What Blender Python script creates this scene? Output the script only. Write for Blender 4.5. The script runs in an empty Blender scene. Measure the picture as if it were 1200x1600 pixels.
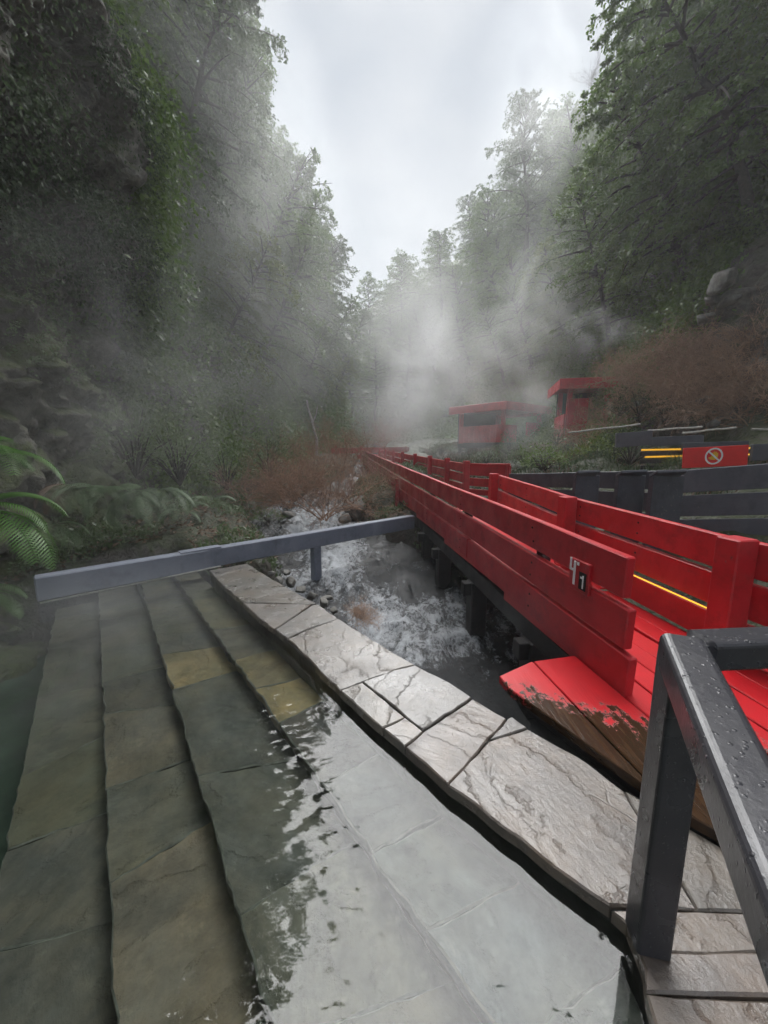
import bpy, math, random
import numpy as np
from mathutils import Vector

random.seed(7)
RNG = np.random.default_rng(11)
SC = bpy.context.scene
COL = SC.collection
R = math.radians

# ------------------------------------------------------------------ camera
CAM_H, PITCH, FPX = 1.40, R(9.0), 600.0      # photo pixels: 1200 x 1600
cam = bpy.data.cameras.new('camera')
cam_o = bpy.data.objects.new('camera', cam)
COL.objects.link(cam_o)
cam_o.location = (0, 0, CAM_H)
cam_o.rotation_euler = (R(90) - PITCH, 0, 0)
cam.sensor_fit = 'VERTICAL'
cam.sensor_height = 32.0
cam.lens = 32.0 * FPX / 1600.0
cam.clip_start, cam.clip_end = 0.02, 2000
SC.camera = cam_o

# ------------------------------------------------------------------ sky, sun, exposure
SUN_EL, SUN_AZ = R(50), R(5)                 # azimuth to the right of +Y
world = bpy.data.worlds.new('World')
SC.world = world
world.use_nodes = True
wn, wl = world.node_tree.nodes, world.node_tree.links
wn.clear()
out = wn.new('ShaderNodeOutputWorld')
bg = wn.new('ShaderNodeBackground')
sky = wn.new('ShaderNodeTexSky')
sky.sky_type = 'NISHITA'
sky.sun_disc = False
sky.sun_elevation, sky.sun_rotation = SUN_EL, SUN_AZ
skm = wn.new('ShaderNodeVectorMath'); skm.operation = 'SCALE'; skm.inputs['Scale'].default_value = 0.10
wl.new(sky.outputs[0], skm.inputs[0])
tc = wn.new('ShaderNodeTexCoord')
mp = wn.new('ShaderNodeMapping'); mp.inputs['Scale'].default_value = (1.6, 1.6, 2.6)
mp.inputs['Location'].default_value = (0.35, 0.1, 0.55)
nz = wn.new('ShaderNodeTexNoise'); nz.inputs['Scale'].default_value = 1.5
nz.inputs['Detail'].default_value = 5; nz.inputs['Roughness'].default_value = 0.5
wl.new(tc.outputs['Generated'], mp.inputs[0]); wl.new(mp.outputs[0], nz.inputs[0])
cr = wn.new('ShaderNodeValToRGB')
cr.color_ramp.elements[0].position = 0.36; cr.color_ramp.elements[0].color = (0.50, 0.59, 0.72, 1)
cr.color_ramp.elements[1].position = 0.66; cr.color_ramp.elements[1].color = (0.98, 1.02, 1.08, 1)
wl.new(nz.outputs[0], cr.inputs[0])
mxw = wn.new('ShaderNodeMixRGB'); mxw.inputs[0].default_value = 0.93
wl.new(skm.outputs[0], mxw.inputs[1]); wl.new(cr.outputs[0], mxw.inputs[2])
wl.new(mxw.outputs[0], bg.inputs[0])
bg.inputs[1].default_value = 0.097
wl.new(bg.outputs[0], out.inputs[0])

sun = bpy.data.lights.new('sun', 'SUN')
sun.energy, sun.angle, sun.color = 1.5, R(70), (1.0, 0.995, 0.985)
sun_o = bpy.data.objects.new('sun', sun); COL.objects.link(sun_o)
sd = Vector((math.sin(SUN_AZ) * math.cos(SUN_EL), math.cos(SUN_AZ) * math.cos(SUN_EL), math.sin(SUN_EL)))
sun_o.rotation_euler = sd.to_track_quat('Z', 'Y').to_euler()
sun_o.location = sd * 60

SC.view_settings.view_transform = 'Standard'
SC.view_settings.look = 'None'
SC.view_settings.exposure = 2.75
SC.view_settings.gamma = 1.0
SC.view_settings.use_curve_mapping = False

SC.render.engine = 'CYCLES'
cy = SC.cycles
cy.use_denoising = True
cy.use_adaptive_sampling = True
cy.adaptive_threshold = 0.03
cy.max_bounces = 8
cy.diffuse_bounces = 2
cy.glossy_bounces = 3
cy.transmission_bounces = 4
cy.transparent_max_bounces = 16
cy.volume_bounces = 1
cy.volume_step_rate = 2.2
cy.volume_max_steps = 48
cy.sample_clamp_indirect = 4.0

# ------------------------------------------------------------------ helpers
def ray(u, v):
    xc, yc = (u - 600) / FPX, (800 - v) / FPX
    return np.array([xc, math.cos(PITCH) + yc * math.sin(PITCH), -math.sin(PITCH) + yc * math.cos(PITCH)])

def PZ(u, v, z=0.0):
    d = ray(u, v); t = (z - CAM_H) / d[2]
    return np.array([d[0] * t, d[1] * t, z])

def PY(u, v, y):
    d = ray(u, v); t = y / d[1]
    return np.array([d[0] * t, y, CAM_H + d[2] * t])

def _hash(ix, iy, iz, seed):
    h = (ix.astype(np.int64) * 374761393 + iy.astype(np.int64) * 668265263 + iz.astype(np.int64) * 2147483647 + seed * 974634777) & 0xffffffff
    h = ((h ^ (h >> 13)) * 1274126177) & 0xffffffff
    h = h ^ (h >> 16)
    return h.astype(np.float64) / 4294967295.0

def vnoise(p, seed=0):
    p = np.asarray(p, float)
    i = np.floor(p); f = p - i; f = f * f * (3 - 2 * f)
    ix, iy, iz = i[..., 0], i[..., 1], i[..., 2]
    r = 0
    for dx in (0, 1):
        wx = f[..., 0] if dx else 1 - f[..., 0]
        for dy in (0, 1):
            wy = f[..., 1] if dy else 1 - f[..., 1]
            for dz in (0, 1):
                wz = f[..., 2] if dz else 1 - f[..., 2]
                r = r + wx * wy * wz * _hash(ix + dx, iy + dy, iz + dz, seed)
    return r * 2 - 1

def fbm(p, octs=4, seed=0, gain=0.5):
    p = np.asarray(p, float); a, s = 1.0, 0
    for k in range(octs):
        s = s + a * vnoise(p, seed + k); p = p * 2.03 + 3.1; a *= gain
    return s

def sstep(a, b, x):
    t = np.clip((np.asarray(x, float) - a) / (b - a), 0, 1); return t * t * (3 - 2 * t)

def fast_mesh(name, verts, faces, smooth=False, mats=(), mat_idx=None):
    """verts (N,3), faces (M,k) arrays"""
    me = bpy.data.meshes.new(name)
    verts = np.ascontiguousarray(verts, np.float32); faces = np.ascontiguousarray(faces, np.int32)
    k = faces.shape[1]
    me.vertices.add(len(verts)); me.vertices.foreach_set('co', verts.ravel())
    me.loops.add(faces.size); me.loops.foreach_set('vertex_index', faces.ravel())
    me.polygons.add(len(faces))
    me.polygons.foreach_set('loop_start', np.arange(0, faces.size, k, dtype=np.int32))
    me.polygons.foreach_set('loop_total', np.full(len(faces), k, np.int32))
    if smooth: me.polygons.foreach_set('use_smooth', np.ones(len(faces), bool))
    for m in mats: me.materials.append(m)
    if mat_idx is not None: me.polygons.foreach_set('material_index', np.ascontiguousarray(mat_idx, np.int32))
    me.update(calc_edges=True); me.validate()
    return me

def add(name, me, parent=None, loc=(0, 0, 0), rot=(0, 0, 0), scale=(1, 1, 1)):
    o = bpy.data.objects.new(name, me); COL.objects.link(o)
    o.location, o.rotation_euler, o.scale = loc, rot, scale
    if parent is not None: o.parent = parent
    return o

def tag(o, label=None, cat=None, group=None, kind=None):
    if label: o['label'] = label
    if cat: o['category'] = cat
    if group: o['group'] = group
    if kind: o['kind'] = kind
    return o

def thing(name, label, cat, loc=(0, 0, 0), rz=0, group=None):
    o = add(name, None, None, loc, (0, 0, rz)); o.empty_display_size = 0.1
    return tag(o, label, cat, group)

def pymesh(name, verts, faces, mat, smooth=False):
    me = bpy.data.meshes.new(name); me.from_pydata([tuple(map(float, v)) for v in verts], [], faces)
    if mat: me.materials.append(mat)
    if smooth: me.polygons.foreach_set('use_smooth', [True] * len(me.polygons))
    me.update(); return me

def beam_mesh(p0, p1, w, t, mat, up=(0, 0, 1), ch=0.006, wob=0.0, skew0=0, skew1=0, seg=1):
    """chamfered timber; w along 'up', t sideways; returns mesh and its midpoint"""
    p0, p1 = Vector(p0), Vector(p1); mid = (p0 + p1) / 2
    ax = (p1 - p0).normalized(); up = Vector(up); side = ax.cross(up).normalized(); up = side.cross(ax).normalized()
    hw, ht = w / 2, t / 2; c = min(ch, hw * .4, ht * .4)
    sec = [(ht, -hw + c), (ht, hw - c), (ht - c, hw), (-ht + c, hw), (-ht, hw - c), (-ht, -hw + c), (-ht + c, -hw), (ht - c, -hw)]
    if seg > 1:
        sec = []
        for (cx, cy, a0) in ((ht - c, -hw + c, -90), (ht - c, hw - c, 0), (-ht + c, hw - c, 90), (-ht + c, -hw + c, 180)):
            for k in range(seg + 1):
                a = R(a0 + 90 * k / seg); sec.append((cx + c * math.cos(a), cy + c * math.sin(a)))
    S = len(sec)
    L = (p1 - p0).length
    n = max(1, int(L / 0.8)) if wob else 1
    rings = [(0, 0.0, -c), (0, 1.0, 0)] + [(i / n, 1.0, 0) for i in range(1, n)] + [(1, 1.0, 0), (1, 0.0, c)]
    vs = []
    ph = random.random() * 100
    for q, (f, kf, _) in enumerate(rings):
        base = p0 + ax * (L * f) - mid
        if q == 0: base = p0 - mid
        elif q == 1: base = p0 + ax * c - mid
        elif q == len(rings) - 2: base = p1 - ax * c - mid
        if wob:
            base = base + up * (wob * math.sin(ph + f * L * 1.7)) + side * (wob * .6 * math.cos(ph * 1.3 + f * L * 1.1))
        ins = 0 if kf else c
        for (s, u_) in sec:
            ss = s - math.copysign(min(ins, abs(s)), s); uu = u_ - math.copysign(min(ins, abs(u_)), u_)
            sk = (skew0 if f < .5 else skew1) * uu if f in (0, 1) else 0
            vs.append(base + side * ss + up * uu + ax * sk)
    fs = [tuple(range(S - 1, -1, -1))]
    for i in range(len(rings) - 1):
        a, b = i * S, (i + 1) * S
        for j in range(S):
            k = (j + 1) % S
            fs.append((a + j, a + k, b + k, b + j))
    m = (len(rings) - 1) * S
    fs.append(tuple(range(m, m + S)))
    return pymesh('timber', vs, fs, mat), mid

def beam(name, parent, p0, p1, w, t, mat, **kw):
    me, mid = beam_mesh(p0, p1, w, t, mat, **kw)
    return add(name, me, parent, mid if parent is None else Vector(mid) - Vector(parent.location))

def prism_mesh(poly, z0, z1, mat, ch=0.006, rough=0.0, sub=0.0, seed=0, tilt=(0, 0), edge=None):
    """poly = list of xy (any winding); bevelled slab; edges roughened; returns mesh, centre"""
    p = np.array([q[:2] for q in poly], float)
    if np.sum(p[:, 0] * np.roll(p[:, 1], -1) - np.roll(p[:, 0], -1) * p[:, 1]) < 0: p = p[::-1]
    if sub:
        q = []
        for i in range(len(p)):
            a, b = p[i], p[(i + 1) % len(p)]; L = np.linalg.norm(b - a); n = max(1, int(round(L / sub)))
            for k in range(n): q.append(a + (b - a) * k / n)
        p = np.array(q)
    c = p.mean(0)
    n = len(p)
    e = np.roll(p, -1, 0) - np.roll(p, 1, 0); nrm = np.stack([-e[:, 1], e[:, 0]], 1); nrm /= np.linalg.norm(nrm, axis=1)[:, None] + 1e-9
    if rough:
        r = fbm(np.c_[p * 14, np.full(n, seed * 3.7)], 3, seed) * rough
        p = p + nrm * (r[:, None] - rough * .2)
    top = p + nrm * ch
    zz = lambda q: (q[:, 0] - c[0]) * tilt[0] + (q[:, 1] - c[1]) * tilt[1]
    v = np.concatenate([np.c_[p - c, np.full(n, z0)], np.c_[p - c, z1 - ch + zz(p)], np.c_[top - c, z1 + zz(top)]])
    fs = [tuple(range(n - 1, -1, -1))]
    for L in (0, 1):
        for i in range(n):
            k = (i + 1) % n; fs.append((L * n + i, L * n + k, (L + 1) * n + k, (L + 1) * n + i))
    fs.append(tuple(range(2 * n, 3 * n)))
    me = pymesh('slab', v, fs, mat)
    if edge is not None:
        me.materials.append(edge)
        for i in range(n): me.polygons[1 + n + i].material_index = 1
    return me, (c[0], c[1], 0)

def prism(name, parent, poly, z0, z1, mat, **kw):
    me, c = prism_mesh(poly, z0, z1, mat, **kw)
    pl = Vector(parent.location) if parent else Vector((0, 0, 0))
    return add(name, me, parent, Vector(c) - pl)

def inset(poly, d):
    p = np.array([q[:2] for q in poly], float)
    if np.sum(p[:, 0] * np.roll(p[:, 1], -1) - np.roll(p[:, 0], -1) * p[:, 1]) < 0: p = p[::-1]
    n = len(p); outp = []
    for i in range(n):
        a, b, c = p[i - 1], p[i], p[(i + 1) % n]
        e1 = (b - a) / (np.linalg.norm(b - a) + 1e-9); e2 = (c - b) / (np.linalg.norm(c - b) + 1e-9)
        m = np.array([-e1[1], e1[0]]) + np.array([-e2[1], e2[0]]); m /= np.linalg.norm(m) + 1e-9
        outp.append(b + m * d)
    return outp

def tubes(paths, sides=5):
    """list of (pts (n,3), radii (n)) -> verts, quad faces"""
    V, F, o = [], [], 0
    ang = np.arange(sides) * 2 * math.pi / sides
    for pts, rad in paths:
        pts = np.asarray(pts, float); n = len(pts)
        tan = np.gradient(pts, axis=0); tan /= np.linalg.norm(tan, axis=1)[:, None] + 1e-9
        ref = np.array([0, 0, 1.0]) if abs(tan[0, 2]) < .9 else np.array([1.0, 0, 0])
        s = np.cross(tan, ref); s /= np.linalg.norm(s, axis=1)[:, None] + 1e-9
        t = np.cross(s, tan)
        ring = pts[:, None, :] + np.asarray(rad)[:, None, None] * (s[:, None, :] * np.cos(ang)[None, :, None] + t[:, None, :] * np.sin(ang)[None, :, None])
        V.append(ring.reshape(-1, 3))
        i = np.arange(n - 1)[:, None] * sides; j = np.arange(sides)[None, :]; k = (j + 1) % sides
        F.append(np.stack([o + i + j, o + i + k, o + i + sides + k, o + i + sides + j], -1).reshape(-1, 4)); o += n * sides
    return np.concatenate(V), np.concatenate(F)

def leaves(pos, direc, nrm, length, width, rng):
    """diamond leaves with a fold; arrays"""
    n = len(pos)
    d = direc / (np.linalg.norm(direc, axis=1)[:, None] + 1e-9)
    s = np.cross(d, nrm); s /= np.linalg.norm(s, axis=1)[:, None] + 1e-9
    up = np.cross(s, d)
    L = np.broadcast_to(length, (n,))[:, None]; W = np.broadcast_to(width, (n,))[:, None]
    v = np.stack([pos, pos + d * L * .45 + s * W * .5 + up * L * .06, pos + d * L, pos + d * L * .45 - s * W * .5 + up * L * .06], 1).reshape(-1, 3)
    f = np.arange(n * 4).reshape(n, 4)
    return v, f

def join(parts):
    V, F, I, o = [], [], [], 0
    for (v, f, m) in parts:
        V.append(v); F.append(f + o); I.append(np.full(len(f), m)); o += len(v)
    return np.concatenate(V), np.concatenate(F), np.concatenate(I)

# ------------------------------------------------------------------ materials
class NT:
    def __init__(s, name):
        s.m = bpy.data.materials.new(name); s.m.use_nodes = True
        s.n, s.l = s.m.node_tree.nodes, s.m.node_tree.links
        s.n.clear(); s.o = s.n.new('ShaderNodeOutputMaterial')
    def node(s, t, **kw):
        x = s.n.new(t)
        for k, v in kw.items():
            if hasattr(x, k) and k not in x.inputs: setattr(x, k, v)
            else: s.set(x.inputs[k], v)
        return x
    def set(s, inp, v):
        if isinstance(v, bpy.types.NodeSocket): s.l.new(v, inp)
        else: inp.default_value = v
    def noise(s, vec, scale, detail=4, rough=.55, dist=0.0):
        x = s.n.new('ShaderNodeTexNoise'); s.set(x.inputs['Vector'], vec)
        x.inputs['Scale'].default_value = scale; x.inputs['Detail'].default_value = detail
        x.inputs['Roughness'].default_value = rough; x.inputs['Distortion'].default_value = dist
        return x.outputs[0]
    def ramp(s, fac, stops):
        x = s.n.new('ShaderNodeValToRGB'); e = x.color_ramp.elements
        while len(e) < len(stops): e.new(0.5)
        for el, (p, c) in zip(e, stops):
            el.position = p; el.color = c if len(c) == 4 else (*c, 1)
        s.set(x.inputs[0], fac); return x.outputs[0]
    def gray(s, fac, a, b, lo=0.0, hi=1.0):
        return s.ramp(fac, [(a, (lo,) * 3), (b, (hi,) * 3)])
    def mix(s, fac, a, b, mode='MIX'):
        x = s.n.new('ShaderNodeMixRGB'); x.blend_type = mode
        for i, v in zip((0, 1, 2), (fac, a, b)):
            if isinstance(v, tuple) and len(v) == 3: v = (*v, 1)
            s.set(x.inputs[i], v)
        return x.outputs[0]
    def math(s, op, a, b=0.0):
        x = s.n.new('ShaderNodeMath'); x.operation = op
        s.set(x.inputs[0], a); s.set(x.inputs[1], b); return x.outputs[0]
    def pos(s): return s.n.new('ShaderNodeNewGeometry').outputs['Position']
    def obj(s): return s.n.new('ShaderNodeTexCoord').outputs['Object']
    def scale(s, vec, sc, rot=(0, 0, 0), loc=(0, 0, 0)):
        x = s.n.new('ShaderNodeMapping'); s.set(x.inputs[0], vec); x.inputs['Scale'].default_value = sc
        x.inputs['Rotation'].default_value = rot; x.inputs['Location'].default_value = loc; return x.outputs[0]
    def bump(s, h, strength=.4, dist=.02, normal=None):
        x = s.n.new('ShaderNodeBump'); s.set(x.inputs['Height'], h)
        x.inputs['Strength'].default_value = strength; x.inputs['Distance'].default_value = dist
        if normal is not None: s.set(x.inputs['Normal'], normal)
        return x.outputs[0]
    def bsdf(s, color, rough=.6, spec=.5, normal=None, **kw):
        b = s.n.new('ShaderNodeBsdfPrincipled')
        if isinstance(color, tuple) and len(color) == 3: color = (*color, 1)
        s.set(b.inputs['Base Color'], color); s.set(b.inputs['Roughness'], rough); s.set(b.inputs['Specular IOR Level'], spec)
        if normal is not None: s.set(b.inputs['Normal'], normal)
        for k, v in kw.items(): s.set(b.inputs[k], v)
        s.l.new(b.outputs[0], s.o.inputs[0]); return b
    def done(s): return s.m

def mat_paint(name, base, dark, wood, chip=0.62, rough=.42, grain=(1, 1, 1)):
    t = NT(name); p = t.pos()
    info = t.n.new('ShaderNodeObjectInfo').outputs['Random']
    n1 = t.noise(p, 3.0, 5); n2 = t.noise(p, 28, 5, .65)
    gr = t.noise(t.scale(p, (26, 3.2, 26), (0, 0, R(8))), 1.0, 4, .6)
    col = t.mix(t.gray(n1, .3, .75), base, dark)
    col = t.mix(t.math('MULTIPLY', info, .35), col, dark)
    col = t.mix(t.gray(gr, .55, .8, 0, .35), col, dark)
    col = t.mix(t.gray(t.noise(t.scale(p, (1, 1, .35)), 2.4, 5, .65), .55, .75, 0, .45), col, tuple(min(1, x * 1.25 + .035) for x in base))
    chipmask = t.math('MULTIPLY', t.gray(n2, chip, chip + .05), t.gray(t.noise(p, 1.7, 3), .45, .62))
    col = t.mix(chipmask, col, wood)
    h = t.math('ADD', t.math('MULTIPLY', gr, .6), t.math('MULTIPLY', chipmask, -.8))
    col = t.mix(t.gray(t.noise(p, 5.5, 6, .7), .50, .74, 0, .7), col, tuple(x * .45 for x in dark))
    h = t.math('ADD', h, t.math('MULTIPLY', n2, .35))
    t.bsdf(col, t.gray(n1, .3, .7, rough - .12, rough + .18), .5, t.bump(h, .5, .007))
    return t.done()

M = {}
M['red'] = mat_paint('red_paint', (0.54, 0.017, 0.026), (0.38, 0.013, 0.020), (0.10, 0.045, 0.03), .66)
M['grey'] = mat_paint('grey_paint', (0.085, 0.090, 0.108), (0.055, 0.058, 0.072), (0.16, 0.14, 0.13), .64)
M['bluegrey'] = mat_paint('blue_grey_paint', (0.225, 0.245, 0.30), (0.165, 0.18, 0.225), (0.38, 0.38, 0.38), .66)
M['dark_timber'] = mat_paint('dark_timber', (0.035, 0.032, 0.032), (0.018, 0.016, 0.016), (0.07, 0.06, 0.05), .6, .5)

def mat_handrail():
    t = NT('wet_grey_handrail_paint'); p = t.pos()
    n1 = t.noise(p, 9, 5); n2 = t.noise(p, 70, 4, .6)
    drops = t.n.new('ShaderNodeTexVoronoi'); t.set(drops.inputs['Vector'], p); drops.inputs['Scale'].default_value = 75
    dm = t.gray(drops.outputs['Distance'], .12, .30, 1, 0)
    sel = t.gray(t.noise(p, 30, 2), .5, .58)
    dm = t.math('MULTIPLY', dm, sel)
    col = t.mix(t.gray(n1, .3, .7), (0.052, 0.051, 0.058), (0.029, 0.028, 0.033))
    col = t.mix(t.gray(t.noise(p, 34, 5, .7), .67, .72), col, (0.012, 0.011, 0.011))
    h = t.math('ADD', t.math('MULTIPLY', n2, .35), dm)
    t.bsdf(col, t.gray(n1, .3, .7, .22, .38), .6, t.bump(h, .5, .004))
    return t.done()
M['handrail'] = mat_handrail()

def mat_deck():
    t = NT('worn_red_deck'); p = t.pos()
    col0 = t.mix(t.gray(t.noise(p, 4, 4), .3, .7), (0.55, 0.009, 0.016), (0.42, 0.007, 0.012))
    wood = t.mix(t.noise(t.scale(p, (40, 4, 40), (0, 0, R(8))), 1, 4), (0.006, 0.004, 0.003), (0.075, 0.037, 0.016))
    # wear: strongest at the landing end (near camera), none further along the walk
    sep = t.n.new('ShaderNodeSeparateXYZ'); t.set(sep.inputs[0], p)
    edge = t.math('SUBTRACT', t.math('MULTIPLY', sep.outputs[1], 1.0), t.math('MULTIPLY', sep.outputs[0], -0.45))
    grad = t.gray(t.math('MULTIPLY', edge, .25), .545, .665)     # 0 near, 1 far
    n = t.math('ADD', t.math('MULTIPLY', t.noise(t.scale(p, (1.5, .38, 1), (0, 0, R(8))), 8, 9, .8), .5), t.math('MULTIPLY', t.noise(p, 17, 9, .75), .5))
    lim = t.math('ADD', t.math('MULTIPLY', grad, .34), .36)
    wear = t.gray(t.math('SUBTRACT', n, lim), .0, .035)
    col = t.mix(wear, col0, wood)
    t.bsdf(col, t.mix(wear, (.38,) * 3, (.2,) * 3), .5, t.bump(t.math('ADD', t.math('MULTIPLY', wear, -.6), t.noise(t.scale(p, (60, 6, 60)), 1, 3)), .35, .005))
    return t.done()
M['deck'] = mat_deck()

def mat_slate(name, under=False):
    t = NT(name); p = t.pos()
    oc = t.n.new('ShaderNodeObjectInfo')
    ob = oc.outputs['Color']; rnd = oc.outputs['Random']
    pv = t.n.new('ShaderNodeVectorMath'); pv.operation = 'ADD'; t.set(pv.inputs[0], p)
    cb = t.n.new('ShaderNodeCombineXYZ'); t.set(cb.inputs[0], t.math('MULTIPLY', rnd, 37.0)); t.set(cb.inputs[2], t.math('MULTIPLY', rnd, 11.0)); t.set(pv.inputs[1], cb.outputs[0])
    q = pv.outputs[0]
    rz = t.n.new('ShaderNodeVectorRotate'); rz.rotation_type = 'Z_AXIS'; t.set(rz.inputs['Vector'], q); t.set(rz.inputs['Angle'], t.math('MULTIPLY', rnd, 6.0))
    q = rz.outputs[0]
    big = t.noise(t.scale(q, (1, .4, 1)), 2.6, 3, .5, .2)
    ter = t.math('ADD', t.math('MULTIPLY', big, 6.0), t.math('MULTIPLY', t.noise(q, 16, 5, .7), .9))
    stp = t.math('ADD', t.math('FLOOR', ter), t.math('POWER', t.math('FRACT', ter), 9.0))   # cleft ledges
    fine = t.noise(q, 30, 7, .7)
    rip = t.noise(t.scale(q, (9, 2.2, 9), (0, 0, R(40))), 3.0, 6, .7, .6)
    h = t.math('ADD', t.math('ADD', t.math('MULTIPLY', stp, .50), t.math('MULTIPLY', fine, .42)), t.math('MULTIPLY', rip, .38))
    c = t.mix(t.gray(t.noise(q, 3.1, 5, .6), .35, .68), ob, t.mix(1, ob, (1.25, 1.08, .9), 'MULTIPLY'))
    c = t.mix(t.gray(t.noise(q, 7.5, 6, .7), .42, .66, 0, .65), c, t.mix(1, ob, (.55, .55, .56), 'MULTIPLY'))
    if under:
        c = t.mix(t.gray(t.noise(q, 1.6, 4), .5, .7, 0, .45), c, (0.10, 0.085, 0.05))
        c = t.mix(t.gray(t.noise(t.scale(q, (1, .5, 1)), 5.0, 7, .72), .40, .70, 0, .85), c, t.mix(1, c, (.42, .45, .46), 'MULTIPLY'))
        c = t.mix(t.gray(t.noise(q, 12, 6, .75), .58, .76, 0, .6), c, t.mix(1, c, (1.9, 1.9, 1.8), 'MULTIPLY'))
        t.bsdf(c, .75, .2, t.bump(h, .9, .016))
    else:
        v2 = t.n.new('ShaderNodeTexVoronoi'); v2.feature = 'DISTANCE_TO_EDGE'; v2.inputs['Scale'].default_value = 1.7
        t.set(v2.inputs['Vector'], t.mix(.06, t.scale(q, (1, .55, 1), (0, 0, R(57))), t.noise(q, 5, 3)))
        crack = t.gray(v2.outputs['Distance'], .002, .007, 1, 0)
        crack = t.math('MULTIPLY', crack, t.gray(t.noise(q, 2.6, 2), .55, .65, 0, .5))
        c = t.mix(crack, c, (0.03, 0.027, 0.025))
        h = t.math('SUBTRACT', h, t.math('MULTIPLY', crack, .6))
        c = t.mix(t.gray(fine, .56, .72, 0, .5), c, (0.17, 0.155, 0.14))
        wet = t.noise(q, 4.2, 4, .6)
        nb = t.bump(h, 1.0, .012)
        bs = t.bsdf(c, t.gray(wet, .34, .66, .22, .50), .7, nb)
        bs.inputs['Coat Weight'].default_value = .9; bs.inputs['Coat IOR'].default_value = 1.45
        t.set(bs.inputs['Coat Roughness'], t.gray(wet, .38, .62, .05, .28)); t.set(bs.inputs['Coat Normal'], t.bump(h, .6, .009))
    return t.done()
M['slate'] = mat_slate('wet_slate_coping')
M['slab'] = mat_slate('submerged_slate', True)

def mat_simple(name, col, rough=.6, spec=.4, nscale=8, var=.35, bump=.3, bd=.02, tint=None):
    t = NT(name); p = t.pos(); n = t.noise(p, nscale, 5, .6)
    dk = tuple(c * (1 - var) for c in col); lt = tint or tuple(min(1, c * (1 + var)) for c in col)
    t.bsdf(t.mix(t.gray(n, .3, .7), dk, lt), rough, spec, t.bump(n, bump, bd)); return t.done()
M['mortar'] = mat_simple('dark_wet_mortar', (0.035, 0.033, 0.030), .45, .5, 20)
M['riser'] = mat_simple('shaded_riser_stone', (0.035, 0.035, 0.03), .7, .3, 9)  # shadow on the risers is put into this dark base colour
M['slab_edge'] = mat_simple('mineral_stained_edge', (0.135, 0.14, 0.12), .7, .3, 14, .5, .3)
M['bed'] = mat_simple('pool_bed', (0.045, 0.07, 0.05), .8, .2, 3)
M['pale_wood'] = mat_simple('bleached_pole', (0.42, 0.40, 0.37), .7, .3, 20)
M['boulder'] = mat_simple('boulder_stone', (0.085, 0.08, 0.07), .6, .4, 5, .5, .9, .05, (0.20, 0.19, 0.17))
M['bark'] = mat_simple('tree_bark', (0.055, 0.047, 0.040), .8, .2, 14, .45, .5, .02)
M['twig'] = mat_simple('red_brown_twig', (0.29, 0.175, 0.12), .75, .2, 6, .45, 0)
M['twig_brown'] = mat_simple('brown_twig', (0.33, 0.215, 0.15), .75, .2, 6, .45, 0)
M['white_paint'] = mat_simple('white_paint', (0.78, 0.78, 0.78), .5, .4, 30, .08, 0)
M['yellow_paint'] = mat_simple('yellow_paint', (0.75, 0.42, 0.02), .5, .4, 30, .1, 0)
M['sign_red'] = mat_simple('sign_red', (0.70, 0.022, 0.022), .45, .4, 10, .06, 0)
M['black'] = mat_simple('dark_recess', (0.012, 0.011, 0.011), .6, .3, 10)

def mat_emit(name, col, s):
    t = NT(name); e = t.n.new('ShaderNodeEmission'); e.inputs[0].default_value = (*col, 1); e.inputs[1].default_value = s
    t.l.new(e.outputs[0], t.o.inputs[0]); return t.done()
M['led'] = mat_emit('lit_led_strip', (1.0, 0.50, 0.05), 0.26)
M['led_dim'] = mat_emit('lit_led_strip_far', (1.0, 0.50, 0.04), 0.13)

def mat_leaf(name, c0, c1, c2, trans=.4, rough=.38, big=.35):
    t = NT(name)
    info = t.n.new('ShaderNodeObjectInfo').outputs['Random']
    p = t.pos()
    n = t.noise(p, big, 3, .6); n2 = t.noise(p, 6.0, 3, .7)
    c = t.mix(t.gray(n, .32, .68), c0, c1)
    c = t.mix(t.gray(n2, .5, .72, 0, .8), c, c2)
    c = t.mix(t.math('MULTIPLY', info, .35), c, tuple(x * .55 for x in c0))
    b = t.bsdf(c, rough, .45)
    tr = t.n.new('ShaderNodeBsdfTranslucent'); t.l.new(c, tr.inputs[0])
    mx = t.n.new('ShaderNodeMixShader'); mx.inputs[0].default_value = trans
    t.l.new(b.outputs[0], mx.inputs[1]); t.l.new(tr.outputs[0], mx.inputs[2]); t.l.new(mx.outputs[0], t.o.inputs[0])
    return t.done()
M['leaf'] = mat_leaf('evergreen_leaf', (0.085, 0.150, 0.034), (0.150, 0.230, 0.050), (0.20, 0.27, 0.085))
M['leaf_y'] = mat_leaf('yellow_green_leaf', (0.085, 0.130, 0.022), (0.160, 0.210, 0.035), (0.22, 0.25, 0.05))
M['leaf_g'] = mat_leaf('grey_green_leaf', (0.090, 0.135, 0.062), (0.145, 0.195, 0.088), (0.21, 0.25, 0.15))
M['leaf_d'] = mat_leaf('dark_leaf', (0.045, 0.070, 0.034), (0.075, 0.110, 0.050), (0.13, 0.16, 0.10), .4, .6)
M['fern'] = mat_leaf('fern_leaf', (0.085, 0.190, 0.045), (0.135, 0.26, 0.07), (0.19, 0.31, 0.12), .4, .45, 1.5)
M['fern_pale'] = mat_leaf('pale_fern_leaf', (0.12, 0.18, 0.10), (0.19, 0.26, 0.14), (0.28, 0.34, 0.23), .35, .5, 1.5)  # paler, greyer green for the ferns behind the beam
M['dead'] = mat_leaf('dry_leaf', (0.12, 0.075, 0.05), (0.18, 0.11, 0.07), (0.22, 0.15, 0.1), .2, .7)

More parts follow.
